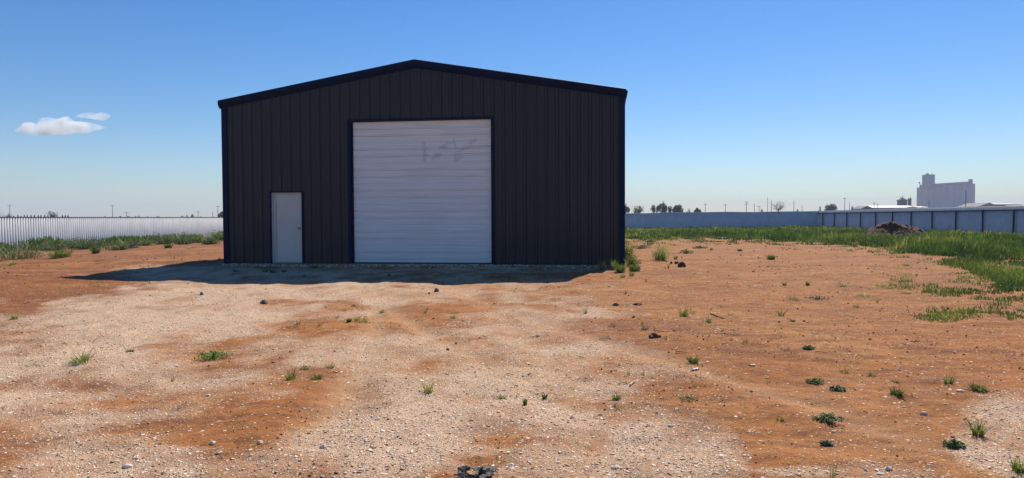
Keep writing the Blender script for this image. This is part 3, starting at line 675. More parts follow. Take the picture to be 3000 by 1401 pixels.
# right fence runs from the far corner toward and past the camera; local -y faces the yard when the direction is far->near ... checked by sign below
rp = [(0.458 + .0), .475, .4935, .5135, .534, .5585, .586, .6165, .651, .6895, .735]
rs = 27.0; dY = 27.0 * .1128
L_right = math.hypot(BX - (27 - .08 * 12), BY + 12)
first = (73 - 71.4)
posts = [ (first + k * dY) * math.hypot(1, .08) for k in range(0, 27)]
fence((BX, BY), (27 - .08 * 12, -12.0), 0.12, 0.12, 1.83, 'pale blue grey ribbed metal fence with dark posts and rail along the right', posts=posts, rail=True)
fence((LX(LY), LY - 1.1), (BX + .12, BY - .01), -0.33, 0.12, 1.83, 'ribbed metal fence in shade along the back of the yard behind the tall grass',
      dip=lambda x: .03 * np.sin(x * .33) + .015 * np.sin(x * 1.1))
fence((LX(-12), -12.0), (LX(LY - 1), LY - 1), -0.33, -0.33, 1.83, 'bright white ribbed metal fence along the left of the yard', cap=True)

# ------------------------------------------------------------------ the metal building
W = 11.88; DEP = 18.0; HE = 4.90; HR = 5.90
BL = thing('metal_building', 'dark charcoal metal shop building with a low gable roof and white doors', 'building', (-8.66, 20.6, 0.0), math.atan2(-.1305, .9916))
roofz = lambda x: HE + (HR - HE) * min(x, W - x) / (W / 2)
GD0, GD1, GDT = 3.975, 8.165, 4.185; PD0, PD1, PDT = 1.50, 2.455, 2.14
def rib_profile(x0, x1, off=.15, pitch=.305):
    P = [(x0, 0)]; c = x0 + off
    while c < x1 - .05:
        P += [(c - .050, 0), (c - .026, -.034), (c + .026, -.034), (c + .050, 0), (c + .125, 0), (c + .135, -.006), (c + .15, -.006), (c + .16, 0)]; c += pitch
    P = [p for p in P if p[0] < x1]; P.append((x1, 0)); return P
P = rib_profile(0.12, W - .12)
px_, py_ = [p[0] for p in P], [p[1] for p in P]
for xo in (GD0, GD1, PD0, PD1): P.append((xo, float(np.interp(xo, px_, py_))))     # cut the sheet at the openings
P.sort(); m = MB()
for (xa, ya), (xb, yb) in zip(P[:-1], P[1:]):
    c = (xa + xb) / 2; zb = .03
    if GD0 < c < GD1: zb = GDT
    if PD0 < c < PD1: zb = PDT
    m.add([(xa, ya, zb), (xb, yb, zb), (xb, yb, roofz(xb) - .04), (xa, ya, roofz(xa) - .04)], [(0, 1, 2, 3)])
m.build('wall', WALLM, BL)
for sgn, xx in ((-1, 0.0), (1, W)):   # long side walls
    m = MB(); Q = rib_profile(0, DEP)
    for (a, ya), (b_, yb) in zip(Q[:-1], Q[1:]):
        m.add([(xx - sgn * ya, a + .01, .03), (xx - sgn * yb, b_ + .01, .03), (xx - sgn * yb, b_ + .01, HE - .05), (xx - sgn * ya, a + .01, HE - .05)], [(0, 1, 2, 3)])
    m.build('wall', WALLM, BL)
m = MB(); Q = rib_profile(.0, W)
for (a, ya), (b_, yb) in zip(Q[:-1], Q[1:]):
    m.add([(a, DEP - ya, .03), (b_, DEP - yb, .03), (b_, DEP - yb, roofz(b_) - .04), (a, DEP - ya, roofz(a) - .04)], [(0, 1, 2, 3)])
m.build('wall', WALLM, BL)
for s in (0, 1):                      # two roof slopes of ribbed sheet
    m = MB(); Q = rib_profile(-.04, DEP + .06)
    x_e = -.08 if s == 0 else W + .08; zr = HE - (HR - HE) * .08 / (W / 2)
    for (a, ya), (b_, yb) in zip(Q[:-1], Q[1:]):
        m.add([(x_e, a, zr - ya), (x_e, b_, zr - yb), (W / 2, b_, HR - yb), (W / 2, a, HR - ya)], [(0, 1, 2, 3)])
    m.build('roof', ROOFM, BL)
m = MB(); m.sweep([(-.2, -.03), (0, .012), (.2, -.03), (0, .03)], lambda x, z: (W / 2 + x, .08, HR + .02 + z), lambda x, z: (W / 2 + x, DEP, HR + .02 + z)); m.build('ridge_cap', TRIMM, BL)
prof = [(.06, .022), (-.10, .022), (-.125, .008), (-.13, -.10), (-.085, -.165), (-.05, -.195), (-.046, -.215), (.03, -.215), (.03, 0)]
k = (HR - HE) / (W / 2)
for yb0, sgy in ((0.0, 1),):
    for s in (0, 1):
        xe = -.09 if s == 0 else W + .06; ze = HE - k * (.09 if s == 0 else .06)
        m = MB(); m.sweep(prof, lambda y, z: (xe, y, ze + z), lambda y, z: (W / 2, y, HR + z)); m.build('rake_trim', TRIMM, BL)
gp = [(0, .0), (-.135, .0), (-.14, -.02), (-.125, -.07), (-.10, -.12), (-.075, -.155), (-.05, -.18), (0, -.19), (.0, -.17), (-.045, -.165), (-.09, -.11), (-.118, -.04), (-.12, -.01), (0, -.01)]
for sg, xx in ((1, -.035), (-1, W + .035)):
    sc = .80 if sg == 1 else .55
    m = MB(); m.sweep(gp, lambda x, z: (xx + sg * x * sc, .0 - .03, HE - .03 + z), lambda x, z: (xx + sg * x * sc, DEP, HE - .03 + z)); m.build('gutter', TRIMM, BL)
for xx, a, b_ in ((0, -.035, .13), (W, -.13, .035)):
    m = MB(); m.box(xx + a, xx + b_, -.042, .12, .02, HE - .20); m.build('corner_trim', TRIMM, BL)
m = MB(); m.box(.0, W, .0, DEP, -.35, .026); m.build('slab', CONC, BL)
m = MB(); m.box(GD0 - .08, GD1 + .07, -.06, .2, -.3, .034); m.build('door_sill', CONC, BL)
# trims round the openings (jamb and head, returning into the wall)
m = MB()
m.box(GD0 - .085, GD0, -.045, .13, .0341, GDT + .001); m.box(GD1, GD1 + .075, -.045, .13, .0341, GDT + .001); m.box(GD0 - .085, GD1 + .075, -.047, .13, GDT + .001, GDT + .07)
m.build('door_trim', TRIMM, BL)
m = MB()
m.box(PD0 - .045, PD0, -.045, .12, .03, PDT + .001); m.box(PD1, PD1 + .05, -.045, .12, .03, PDT + .001); m.box(PD0 - .045, PD1 + .05, -.047, .12, PDT + .001, PDT + .045)
m.build('door_trim', TRIMM, BL)
# roll-up door curtain: sections with pairs of ribs
def curtain_mat():
    m = mat('roll_door_paint', (0.84, 0.82, 0.84), 0.5, var=0.035, scale=0.9); nt = m.node_tree; N = nt.nodes; L = nt.links; b = N['Principled BSDF']
    base = N[m['ramp']].outputs[0]; tc = N.new('ShaderNodeTexCoord'); sp = N.new('ShaderNodeSeparateXYZ'); L.new(tc.outputs['Object'], sp.inputs[0])
    def M(op, a, c=None, clamp=True):
        x = N.new('ShaderNodeMath'); x.operation = op; x.use_clamp = clamp
        for i, v in ((0, a), (1, c)):
            if v is None: continue
            (L.new(v, x.inputs[i]) if not isinstance(v, (int, float)) else setattr(x.inputs[i], 'default_value', v))
        return x.outputs[0]
    def seg(x0, z0, x1, z1, w):       # soft stroke mask between two points of the door face
        dx, dz = x1 - x0, z1 - z0; l2 = dx * dx + dz * dz + 1e-6
        px = M('SUBTRACT', sp.outputs[0], x0, False); pz = M('SUBTRACT', sp.outputs[2], z0, False)
        w = w * 2.0; t = M('DIVIDE', M('ADD', M('MULTIPLY', px, dx, False), M('MULTIPLY', pz, dz, False), False), l2)
        ex = M('SUBTRACT', px, M('MULTIPLY', t, dx, False), False); ez = M('SUBTRACT', pz, M('MULTIPLY', t, dz, False), False)
        d = M('SQRT', M('ADD', M('MULTIPLY', ex, ex, False), M('MULTIPLY', ez, ez, False), False), None, False)
        return M('SUBTRACT', 1.0, M('DIVIDE', d, w))
    def X(px): return GD0 + .06 + (px - 1030) / 412 * (GD1 - GD0 - .06)
    def Z(py): return 4.17 - (py - 352) / 419 * 4.14
    strokes = [(1243, 417, 1243, 466, .06), (1243, 429, 1249, 430, .05), (1240, 449, 1250, 450, .05), (1272, 451, 1287, 449, .05), (1292, 430, 1310, 417, .05), (1290, 430, 1308, 429, .05), (1268, 462, 1290, 450, .05),
               (1331, 410, 1336, 430, .04), (1310, 417, 1330, 416, .03), (1333, 449, 1336, 462, .05), (1334, 468, 1350, 461, .07), (1338, 450, 1350, 448, .05), (1345, 440, 1375, 430, .05), (1360, 428, 1380, 428, .05), (1380, 418, 1392, 411, .07), (1380, 428, 1440, 426.5, .025), (1350, 449, 1440, 447, .02)]
    acc = None
    for s in strokes:
        k = seg(X(s[0]), Z(s[1]), X(s[2]), Z(s[3]), s[4]); acc = k if acc is None else M('MAXIMUM', acc, k)
    nz = N.new('ShaderNodeTexNoise'); nz.inputs['Scale'].default_value = 17; nz.inputs['Detail'].default_value = 6; nz.inputs['Roughness'].default_value = .8; L.new(tc.outputs['Object'], nz.inputs['Vector'])
    msk = M('MULTIPLY', M('SUBTRACT', M('ADD', M('MULTIPLY', acc, .55, False), nz.outputs['Fac'], False), .72, False), 3.0)
    msk = M('MULTIPLY', msk, .30)
    mx = N.new('ShaderNodeMix'); mx.data_type = 'RGBA'; L.new(msk, mx.inputs[0]); L.new(base, mx.inputs[6]); mx.inputs[7].default_value = (.20, .15, .12, 1)
    # fine dust streaks
    mp = N.new('ShaderNodeMapping'); mp.inputs['Scale'].default_value = (.6, 1, 30); L.new(tc.outputs['Object'], mp.inputs[0])
    n2 = N.new('ShaderNodeTexNoise'); n2.inputs['Scale'].default_value = 1.5; n2.inputs['Detail'].default_value = 5; L.new(mp.outputs[0], n2.inputs['Vector'])
    r2 = N.new('ShaderNodeValToRGB'); r2.color_ramp.elements[0].position = .4; r2.color_ramp.elements[0].color = (.86, .85, .84, 1); r2.color_ramp.elements[1].position = .62; r2.color_ramp.elements[1].color = (1, 1, 1, 1); L.new(n2.outputs['Fac'], r2.inputs[0])
    mm = N.new('ShaderNodeMix'); mm.data_type = 'RGBA'; mm.blend_type = 'MULTIPLY'; mm.inputs[0].default_value = 1; L.new(mx.outputs[2], mm.inputs[6]); L.new(r2.outputs[0], mm.inputs[7])
    L.new(mm.outputs[2], b.inputs['Base Color'])
    return m
CURT = curtain_mat()
z_top, z_bot, yd = GDT - .005, .06, .075
pts = [(z_top, yd)]
for i in range(1, 21):
    z = z_top - .2 * i + (0.0 if i % 3 else .005)
    if z < z_bot + .05: break
    if i % 3: pts += [(z + .030, yd), (z + .028, yd + .020), (z + .014, yd + .020), (z + .012, yd), (z - .013, yd), (z - .015, yd + .034), (z - .031, yd + .034), (z - .033, yd)]
    else: pts += [(z + .008, yd), (z + .003, yd + .010), (z - .006, yd + .010), (z - .010, yd)]
pts.append((z_bot, yd)); m = MB()
for (za, ya), (zb, yb) in zip(pts[:-1], pts[1:]): m.add([(GD0 + .02, ya, za), (GD0 + .02, yb, zb), (GD1 - .02, yb, zb), (GD1 - .02, ya, za)], [(0, 1, 2, 3)])
door = m.build('roll_up_door', CURT, BL)
m = MB(); m.box(GD0 + .02, GD1 - .02, .05, .11, .036, .075); m.build('bottom_bar', RAIL, door)
MB().box(GD0 + .0, GD0 + .055, .03, .10, .034, GDT).build('door_track', TRIMM, BL); MB().box(GD1 - .03, GD1, .03, .10, .034, GDT).build('door_track', TRIMM, BL)
# entry door
m = MB(); m.box(PD0 + .12, PD1 - .045, .055, .10, .06, PDT - .045); ed = m.build('entry_door', DOORM, BL)
m = MB(); m.box(PD0, PD0 + .045, .0, .115, .03, PDT); m.box(PD0 + .045, PD0 + .117, .035, .115, .03, PDT - .04); m.box(PD1 - .042, PD1, .0, .115, .03, PDT); m.box(PD0 + .045, PD1 - .042, .0, .115, PDT - .04, PDT); m.build('frame', FRAMEM, ed)
m = MB(); m.box(PD0 + .0, PD1, -.03, .115, .028, .055); m.build('threshold', mat('bronze_threshold', (.2, .17, .13), .5, metal=.5), ed)
m = MB(); hx = PD1 - .095; m.tube([(hx, .06, 1.08), (hx, -.01, 1.08)], .034, 14); m.tube([(hx, .0, 1.08), (hx, -.035, 1.08), (hx - .02, -.04, 1.08), (hx - .11, -.035, 1.085)], .011, 8); m.tube([(hx + .02, .06, 1.08), (hx + .02, -.005, 1.12)], .012, 8); m.build('handle', STEEL, ed, True)

# ------------------------------------------------------------------ dirt mound, clods, rocks, sticks, scraps
def lump(name, px, py, w, h, d, m, label, cat, seed, sub=3, rough=.25, sink=.15, group=None):
    x, y, z = ground(px, py); s = y / F; W_, H_ = w * s / 2, h * s
    import bmesh
    bm = bmesh.new(); bmesh.ops.create_icosphere(bm, subdivisions=sub, radius=1); q = np.random.default_rng(seed); o1, o2 = q.random(2) * 90
    for v in bm.verts:
        n = 1 + rough * 2 * (float(fbm(v.co.x * 1.7 + o1 + v.co.z, v.co.y * 1.7 + o2 - v.co.z * .7, 4)) - .5) * 1.6
        v.co = Vector((v.co.x * n * W_, v.co.y * n * W_ * d, (v.co.z * n + .5 - sink) * H_ * .66))
    me = bpy.data.meshes.new(name); bm.to_mesh(me); bm.free(); me.materials.append(m)
    o = bpy.data.objects.new(name, me); COL.objects.link(o); o.location = (x, y + W_ * d * .5, z); o.rotation_euler.z = 0
    return tag(o, label, cat, group)
DIRT = mat('dark_red_dirt', (.085, .032, .017), .95, var=.4, scale=4, bump=.8, bscale=18)
ROCKD = mat('dark_clod', (.09, .045, .032), .95, var=.3, scale=9, bump=.6)
ROCKL = mat('pale_rock', (.66, .54, .42), .85, var=.12, scale=20, bump=.4, bscale=60)
ROCKG = mat('grey_rock', (.09, .085, .085), .85, var=.3, scale=20, bump=.4, bscale=60)
# mound as a heightfield with clods
mx, my, mz = at(2628, 697, 40.0)[0], 40.0, 0.0
gx, gy = np.meshgrid(np.linspace(-2.6, 2.6, 150), np.linspace(-1.8, 1.8, 90))
hh = .82 * np.exp(-((gx + .35) / .95) ** 2 - (gy / .85) ** 2) + .52 * np.exp(-((gx - 1.1) / .95) ** 2 - ((gy + .1) / .75) ** 2) + .18 * np.exp(-((gx + 1.3) / .5) ** 2 - (gy / .6) ** 2)
hh = hh * (1 + .55 * (fbm(gx * 3 + 5, gy * 3, 4) - .5)) + .16 * (fbm(gx * 6, gy * 6 + 3, 3) - .5) * np.clip(hh * 3, 0, 1) - .06
ii = np.arange(gx.size).reshape(gx.shape); Fm = np.stack([ii[:-1, :-1].ravel(), ii[:-1, 1:].ravel(), ii[1:, 1:].ravel(), ii[1:, :-1].ravel()], 1)
o = link_mesh('dirt_mound', np.stack([gx, gy, hh], -1).reshape(-1, 3), Fm, DIRT); o.location = (mx + .12, my + .6, float(h_base(mx, my)) + .03)
tag(o, 'dark reddish mound of dug earth in the green grass before the right fence', 'dirt mound')
lump('dirt_mound', 2938, 733, 40, 14, 1, mat('tan_dirt', (.30, .17, .09), .95, var=.3), 'small tan heap of earth in the grass near the right edge', 'dirt heap', 31)
lump('dirt_clod', 1998, 783, 24, 17, .8, ROCKD, 'dark reddish clod with a hollow, largest on the dirt right of the building', 'clod', 41)
lump('dirt_clod', 1982, 773, 12, 8, .8, ROCKD, 'flat dark clod behind the largest clod', 'clod', 42)
lump('dirt_clod', 1967, 773, 7, 7, .8, ROCKD, 'small round clod left of the largest clod', 'clod', 43)
lump('dirt_clod', 2168, 736, 14, 6, .8, ROCKD, 'flat dark clod on the dirt before the back fence', 'clod', 45)
lump('dirt_clod', 1915, 990, 26, 11, .8, ROCKD, 'dark crumbly clod under the pale stick', 'clod', 46, rough=.5)
lump('dirt_clod', 1932, 988, 12, 7, .8, ROCKD, 'small dark clod right of the crumbly one', 'clod', 47)
lump('dirt_clod', 1870, 894, 22, 7, .8, ROCKD, 'dark flat clod above the dry stalks', 'clod', 48, rough=.4)
lump('dirt_clod', 1806, 896, 20, 8, .8, mat('red_clod', (.22, .09, .05), .95, var=.3), 'red crumbly clod left of the dark flat clod', 'clod', 49, rough=.4)
lump('rock', 773, 891, 22, 12, .7, ROCKG, 'jagged dark grey rock on pale stone below the entry door', 'rock', 51, sub=2, rough=.5)
lump('rock', 1279, 855, 13, 12, .8, ROCKG, 'dark rock on a small stony heap in front of the roll-up door', 'rock', 52, sub=2, rough=.4)
lump('rock', 1257, 861, 7, 5, .8, ROCKG, 'tiny dark rock left of the one on the stony heap', 'rock', 53, sub=2)
lump('rock', 590, 864, 12, 9, .8, ROCKG, 'small dark rock on pale stone near the left end of the building', 'rock', 54, sub=2)
lump('rock', 1312, 1026, 11, 7, .8, ROCKG, 'dark pebble among red dirt in the centre foreground', 'rock', 55, sub=2)
for i, (px, py, w, h, l) in enumerate([
    (608, 1162, 16, 8, 'round white stone on the left foreground gravel'), (622, 1302, 22, 10, 'white stone low on the left foreground'), (760, 1300, 18, 9, 'white stone left of the stony ridge in the foreground'),
    (372, 1370, 28, 10, 'largest flat white stone near the bottom left'), (395, 1345, 18, 8, 'white stone above the largest flat one at the bottom left'), (640, 1330, 18, 9, 'white stone right of centre on the left foreground'),
    (948, 1313, 22, 11, 'broad white stone in the stony ridge'), (1676, 1226, 14, 8, 'white stone left of two small stones on the right gravel'), (1760, 1217, 14, 8, 'white stone right of another near the splayed tuft'),
    (1803, 1374, 26, 10, 'flat white stone near the bottom centre'), (2815, 1148, 24, 7, 'flat white stone left of the wide green tuft'), (2605, 1378, 22, 12, 'pale rounded stone near the bottom right'),
    (2582, 1392, 22, 8, 'flat pale stone below the rounded one at the bottom right'), (2708, 1216, 18, 10, 'white angular stone on the red dirt at the right'), (2537, 1380, 12, 8, 'small pale stone left of the rounded one at the bottom right'),
    (1577, 986, 12, 7, 'white pebble at the left of the stony ground in the middle'), (2443, 1268, 12, 6, 'small white stone below the large creeping weed'), (1965, 1250, 16, 8, 'white stone at the right edge of the stony fan')]):
    lump('rock', px, py, w, h, .8, ROCKL, l, 'stone', 60 + i, sub=2, rough=.3)
PALEW = mat('bleached_wood', (.55, .43, .30), .8, var=.15, scale=10); DARKW = mat('dark_twig_bark', (.13, .085, .06), .9, var=.2)
def stick(p, r, m, label, lift=.012, name='stick', cat='stick'):
    pts = []
    for i, (px, py) in enumerate(p):
        x, y, z = ground(px, py); pts.append(Vector((x, y, z + lift)))
    c = pts[0].copy(); s = (c.y / F)
    mb = MB(); mb.tube([q_ - c for q_ in pts], [r * s * k for k in np.linspace(1, .6, len(pts))], 6); o = mb.build(name, m); o.location = c
    return tag(o, label, cat)
stick([(558, 764), (580, 763), (612, 764)], 1.3, PALEW, 'thin pale stick on the red dirt left of the building')
stick([(1812, 970), (1830, 970), (1846, 968), (1857, 967)], 1.8, PALEW, 'thick pale bent stick beside the dry stalks')
stick([(1916, 972), (1938, 974), (1958, 976)], 1.3, DARKW, 'brown twig right of the thick pale stick')
stick([(1756, 994), (1775, 996), (1790, 995), (1787, 989), (1775, 990), (1762, 992)], 1.3, PALEW, 'looped pale twig on the dirt left of the thick pale stick')
stick([(2082, 921), (2100, 928), (2119, 935)], 2.3, DARKW, 'short thick dark twig on the pink dirt')
stick([(2072, 829), (2085, 828), (2100, 829)], 1.2, PALEW, 'short pale stick on the dirt beyond the pairs of tufts')
stick([(1695, 1049), (1707, 1051), (1718, 1053)], 1.2, DARKW, 'short dark twig on stony ground by the leaning sprig')
stick([(1810, 1130), (1828, 1124), (1838, 1122)], 1.2, DARKW, 'dark root twig poking from the stony ground')
stick([(1846, 1132), (1852, 1126), (1861, 1120)], 3.0, PALEW, 'stubby pale root piece on the stony ground')
stick([(2388, 1034), (2405, 1035), (2427, 1037)], 1.4, DARKW, 'reddish twig on bare dirt below the dark weed pair')
stick([(2936, 1386), (2968, 1395), (2998, 1404)], .8, PALEW, 'long thin straw stem at the bottom right corner')
stick([(1480, 1100), (1492, 1099), (1504, 1103)], 1.2, DARKW, 'dark curved twig in the middle foreground gravel')
stick([(1980, 1033), (1993, 1034), (2010, 1036)], 1.4, DARKW, 'thin dark twig behind the compact green tuft')
stick([(1978, 1027), (1983, 1023), (1985, 1019)], 1.3, PALEW, 'tiny pale twig behind the thin dark twig')
stick([(1119, 1186), (1135, 1186), (1150, 1185)], 1.3, DARKW, 'dark twig in the stony middle foreground')
# crumpled scraps
def scrap(px, py, w, dpt, hgt_, m, label, cat, name, seed, nx=14, ny=7, hole=None):
    x, y, z = ground(px, py); s = y / F; q = np.random.default_rng(seed); o1 = q.random() * 50
    X, Y = np.meshgrid(np.linspace(-.5, .5, nx), np.linspace(-.5, .5, ny)); R_ = 1 + .45 * (fbm(X * 3 + o1, Y * 3, 2) - .5)
    Z = hgt_ * s * (fbm(X * 6 + o1, Y * 4 + 3, 3) * 1.5 - .2) * (1 - (2 * np.abs(X)) ** 4 * .8)
    V = np.stack([X * w * s * R_, Y * dpt * R_ + .25 * X * X, np.maximum(Z, .0) + .006], -1).reshape(-1, 3); ii = np.arange(nx * ny).reshape(ny, nx)
    Fs = [(int(ii[j, i]), int(ii[j, i + 1]), int(ii[j + 1, i + 1]), int(ii[j + 1, i])) for j in range(ny - 1) for i in range(nx - 1) if not (hole and hole(i, j))]
    o = link_mesh(name, V, Fs, m); o.location = (x, y, z); md = o.modifiers.new('thick', 'SOLIDIFY'); md.thickness = .003
    return tag(o, label, cat)
BLK = mat('black_plastic', (.030, .022, .020), .65, var=.3, scale=14)
scrap(1398, 1403, 112, .16, 24, BLK, 'crumpled black plastic sheet half buried at the bottom edge of the picture', 'plastic scrap', 'plastic_scrap', 4, 26, 12, hole=lambda i, j: 4 < i < 14 and j < 8 - abs(i - 9) * .5 or (i > 20 and j < (i - 20) * 2))
scrap(2037, 1085, 28, .05, 5, mat('white_paper', (.75, .72, .68), .8, var=.06), 'small white paper scrap on the red dirt', 'scrap', 'paper_scrap', 9)
scrap(2206, 1073, 24, .05, 5, mat('tan_paper', (.55, .42, .3), .8, var=.06), 'small tan chip of wood bark on the red dirt', 'bark chip', 'bark_chip', 12)

# straw and twig litter blown over the dirt: too many to count
q = np.random.default_rng(21); n = 8500
u = q.uniform(-.8, .86, n); Y = 3.4 * np.exp(q.random(n) * math.log(30 / 3.4)); X = u * Y
k = (stone_cover(X, Y) < q.random(n) * .8) & (fbm(X * .8 + 2, Y * .6, 3) + q.normal(0, .08, n) > .48) & ((Y < 18.5) | (X > 3.5) | (X < -9.5)); X, Y = X[k], Y[k]; n = len(X)
a = q.normal(0, .8, n); l = q.uniform(.006, .022, n) * np.clip(Y / 7, .5, 1.6) + .0022 * Y * q.random(n) ** 2; wd = .0018 + .00032 * Y * q.random(n)
d_ = np.stack([np.cos(a) * l, np.sin(a) * l, q.normal(0, .15, n) * l], -1); s_ = np.stack([-np.sin(a) * wd, np.cos(a) * wd, .4 * wd], -1); B = np.stack([X, Y, hgt(X, Y) + .006 + .1 * l], -1)
V = np.stack([B - d_ - s_, B + d_ - s_ * .4, B + d_ + s_ * .4, B - d_ + s_, B + [0, 0, .004] + s_ * 0], 1); V[:, 4] += d_ * .1
f = np.array([(0, 1, 4), (1, 2, 4), (2, 3, 4), (3, 0, 4)]); Fc = (f[None] + (np.arange(n) * 5)[:, None, None]).reshape(-1, 3)
o = link_mesh('straw_litter', V.reshape(-1, 3), Fc, STRAW, tint=np.repeat(np.where(q.random(n) < .55, q.uniform(.5, 1, n), q.uniform(0, .2, n)), 5)); tag(o, 'bits of pale straw and dark twig scattered over the bare dirt', 'litter', kind='stuff')
# tiny green sprigs between the clumps
n = 900; u = q.uniform(-.8, .86, n); Y = 3.6 * np.exp(q.random(n) * math.log(34 / 3.6)); X = u * Y
k = (fbm(X * .55 + 12, Y * .4, 3) + q.normal(0, .05, n) > .56) & ((Y < 16) | (X > 4) | (X < -10)); X, Y = X[k], Y[k]; PP = []
for x, y in zip(X, Y):
    v_, f_, t_ = blades(9, .012 + .0012 * y, .008 + .0006 * y, .02 + .0022 * y, .003 + .0006 * y, 1.1, int(x * 991 + y * 77) & 0xffff, tint=(.3, 1)); PP.append((v_ + [x, y, float(hgt(x, y))], f_, t_))
V, Fc, T = join(PP); o = link_mesh('green_sprigs', V, Fc, GREEN, tint=T); tag(o, 'tiny green sprigs dotted over the dirt and crushed stone', 'sprigs', kind='stuff')

# ------------------------------------------------------------------ far things beyond the fences
def far_tree(px, top, w, D, label, style='full', seed=1, group='trees beyond the fences', m=None, name='tree'):
    """crown top at photo row `top`, crown width w photo pixels, D metres away"""
    x, _, zt = at(px, top, D); s = D / F; W_ = w * s / 2; H = zt; q = np.random.default_rng(seed)
    t = thing(name, label, 'tree', (x, D, 0), 0, group)
    tr = MB(); tips = []
    nl = 9 if style != 'cone' else 0
    tr.tube([(0, 0, -.3), (0.03 * H, 0, H * .35), (0, 0, H * (.62 if nl else .9))], [max(.12, .035 * H), max(.1, .026 * H), .06], 6)
    for i in range(nl):
        a = i * 2.4 + q.random(); z0 = H * q.uniform(.22, .5); e_ = Vector((math.cos(a) * W_ * q.uniform(.45, .8), math.sin(a) * W_ * q.uniform(.45, .8), H * q.uniform(.48, .86)))
        b0 = Vector((0, 0, z0)); md = (b0 + e_) * .5 + Vector((0, 0, H * .04)); tr.tube([b0, md, e_], [.12, .08, .03], 5, False); tips.append(e_)
        if style in ('bare', 'sparse'):
            for j in range(5):
                e2 = md + Vector((q.normal(0, W_ * .3), q.normal(0, W_ * .3), H * q.uniform(.05, .3))); tr.tube([md, e2], [.06, .02], 4, False); tips.append(e2)
    tr.build('trunk', BARK, t)
    n = {'full': 2200, 'sparse': 800, 'bare': 380, 'cone': 420, 'scrub': 700, 'lean': 420}[style]
    if style == 'cone':
        z = q.random(n) ** .9; a = q.random(n) * 6.28; r = (1 - z) * W_ * q.uniform(.5, 1.05, n); C = np.stack([np.cos(a) * r, np.sin(a) * r, .06 * H + z * H * .94], -1)
    elif style == 'scrub':
        d = q.normal(0, 1, (n, 3)); d /= np.linalg.norm(d, axis=1)[:, None]; C = d * (q.random(n) ** .4)[:, None] * [W_, W_ * .7, H * .5] + [0, 0, H * .5]; C[:, 2] *= .8 + .35 * np.sin(C[:, 0] / W_ * 4 + seed)
    elif style in ('full', 'sparse'):
        n *= 2; d = q.normal(0, 1, (n, 3)); d /= np.linalg.norm(d, axis=1)[:, None]; C = d * (q.random(n) ** .42)[:, None] * [W_, W_ * .8, H * .40] + [0, 0, H * .58]
        C[:, 2] *= .88 + .24 * vnoise(C[:, 0] / W_ * 2.2 + seed * 3.7, C[:, 1] / W_ * 2 + 5); k_ = fbm(C[:, 0] / W_ * 2.3 + seed, C[:, 2] / H * 4 + C[:, 1] / W_, 3) + q.normal(0, .04, n) > (.42 if style == 'full' else .52); C = C[k_]
    else:
        L_ = []
        lobes = [(e_, W_ * q.uniform(.30, .48)) for e_ in tips] + [(Vector((0, 0, H * .8)), W_ * .45), (Vector((0, 0, H * .58)), W_ * .62)] + [(Vector((q.normal(0, .5) * W_, q.normal(0, .3) * W_, H * q.uniform(.36, .6))), W_ * q.uniform(.25, .45)) for _ in range(6 if style != 'bare' else 0)]
        for e_, r in lobes:
            k = n // len(lobes); d = q.normal(0, 1, (k, 3)); d /= np.linalg.norm(d, axis=1)[:, None]; L_.append(np.array(e_) + d * (q.random(k) ** .5)[:, None] * [r, r, min(r, H * .22)])
        C = np.concatenate(L_); C[:, 2] = np.where(C[:, 2] > H * .8, H * .8 + (C[:, 2] - H * .8) * .5, C[:, 2]); C[:, 2] *= H / C[:, 2].max() * 1.0
        if style == 'lean': C[:, 0] += (C[:, 2] - H * .7) * -.7
    ls = max(.22, s * 2.2) * (1 if style != 'bare' else .7)
    V, Fc, T = leaves(C, ls * 1.2, ls, q, up=1)
    link_mesh('crown', V, Fc, m or FARLEAF, t, tint=T)
    return t
far_tree(-4, 624, 90, 260, 'dense dark clipped tree mass at the left edge above the fence', 'scrub', 2)
far_tree(32, 628, 30, 262, 'small dark shrub end of the tree mass at the left edge', 'scrub', 3)
far_tree(152, 619, 26, 300, 'leaning windblown tree above the row of small cone trees', 'lean', 4)
for i, zx in enumerate([135, 180, 210, 245, 275, 312, 347, 385, 412, 450, 482, 510, 545, 628, 658, 685]):
    far_tree(zx / 3.437, 630.5 if i not in (0, 2) else 633, 12, 240, 'small dark cone-shaped tree in the row above the left fence', 'cone', 10 + i, 'row of small cone trees beyond the left fence', name='conifer')
for i, (px, top, w, l) in enumerate([(308, 635, 12, 'low scrub just left of the middle of the left fence'), (355, 634, 14, 'low scrub at the foot of the short pole beyond the left fence'), (385, 633, 30, 'long low scrub right of the short pole beyond the left fence'),
    (403, 631, 14, 'taller end of the long low scrub beyond the left fence'), (430, 635, 12, 'tiny scrub beyond the left fence past the long low scrub'), (462, 635, 14, 'tiny flat scrub midway between tall poles at the left'), (535, 634, 16, 'low scrub left of the narrow dark tree near the building'),
    (566, 630, 20, 'rounded grey green tree beyond the right end of the left fence'), (592, 634, 14, 'low scrub right of the rounded grey green tree')]):
    far_tree(px, top, w, 340, l, 'scrub', 40 + i, name='scrub_tree')
far_tree(548, 630, 8, 330, 'narrow dark tree left of the rounded grey green one', 'cone', 50, name='conifer')
far_tree(655, 619, 34, 300, 'open branched tree against the left corner of the building', 'full', 51)
far_tree(1832, 600, 30, 260, 'tree half hidden by the right corner of the building', 'full', 52)
far_tree(1868, 600, 44, 260, 'thin tree with bare outer branches right of the building', 'bare', 53)
far_tree(1868, 604, 30, 262, 'leafy low tree standing behind the thin bare one', 'sparse', 153)
far_tree(1915, 596, 24, 262, 'thin leafed tree at the left of the big clump beyond the back fence', 'sparse', 54)
far_tree(1939, 595, 36, 260, 'largest grey green tree in the middle of the clump beyond the back fence', 'full', 55)
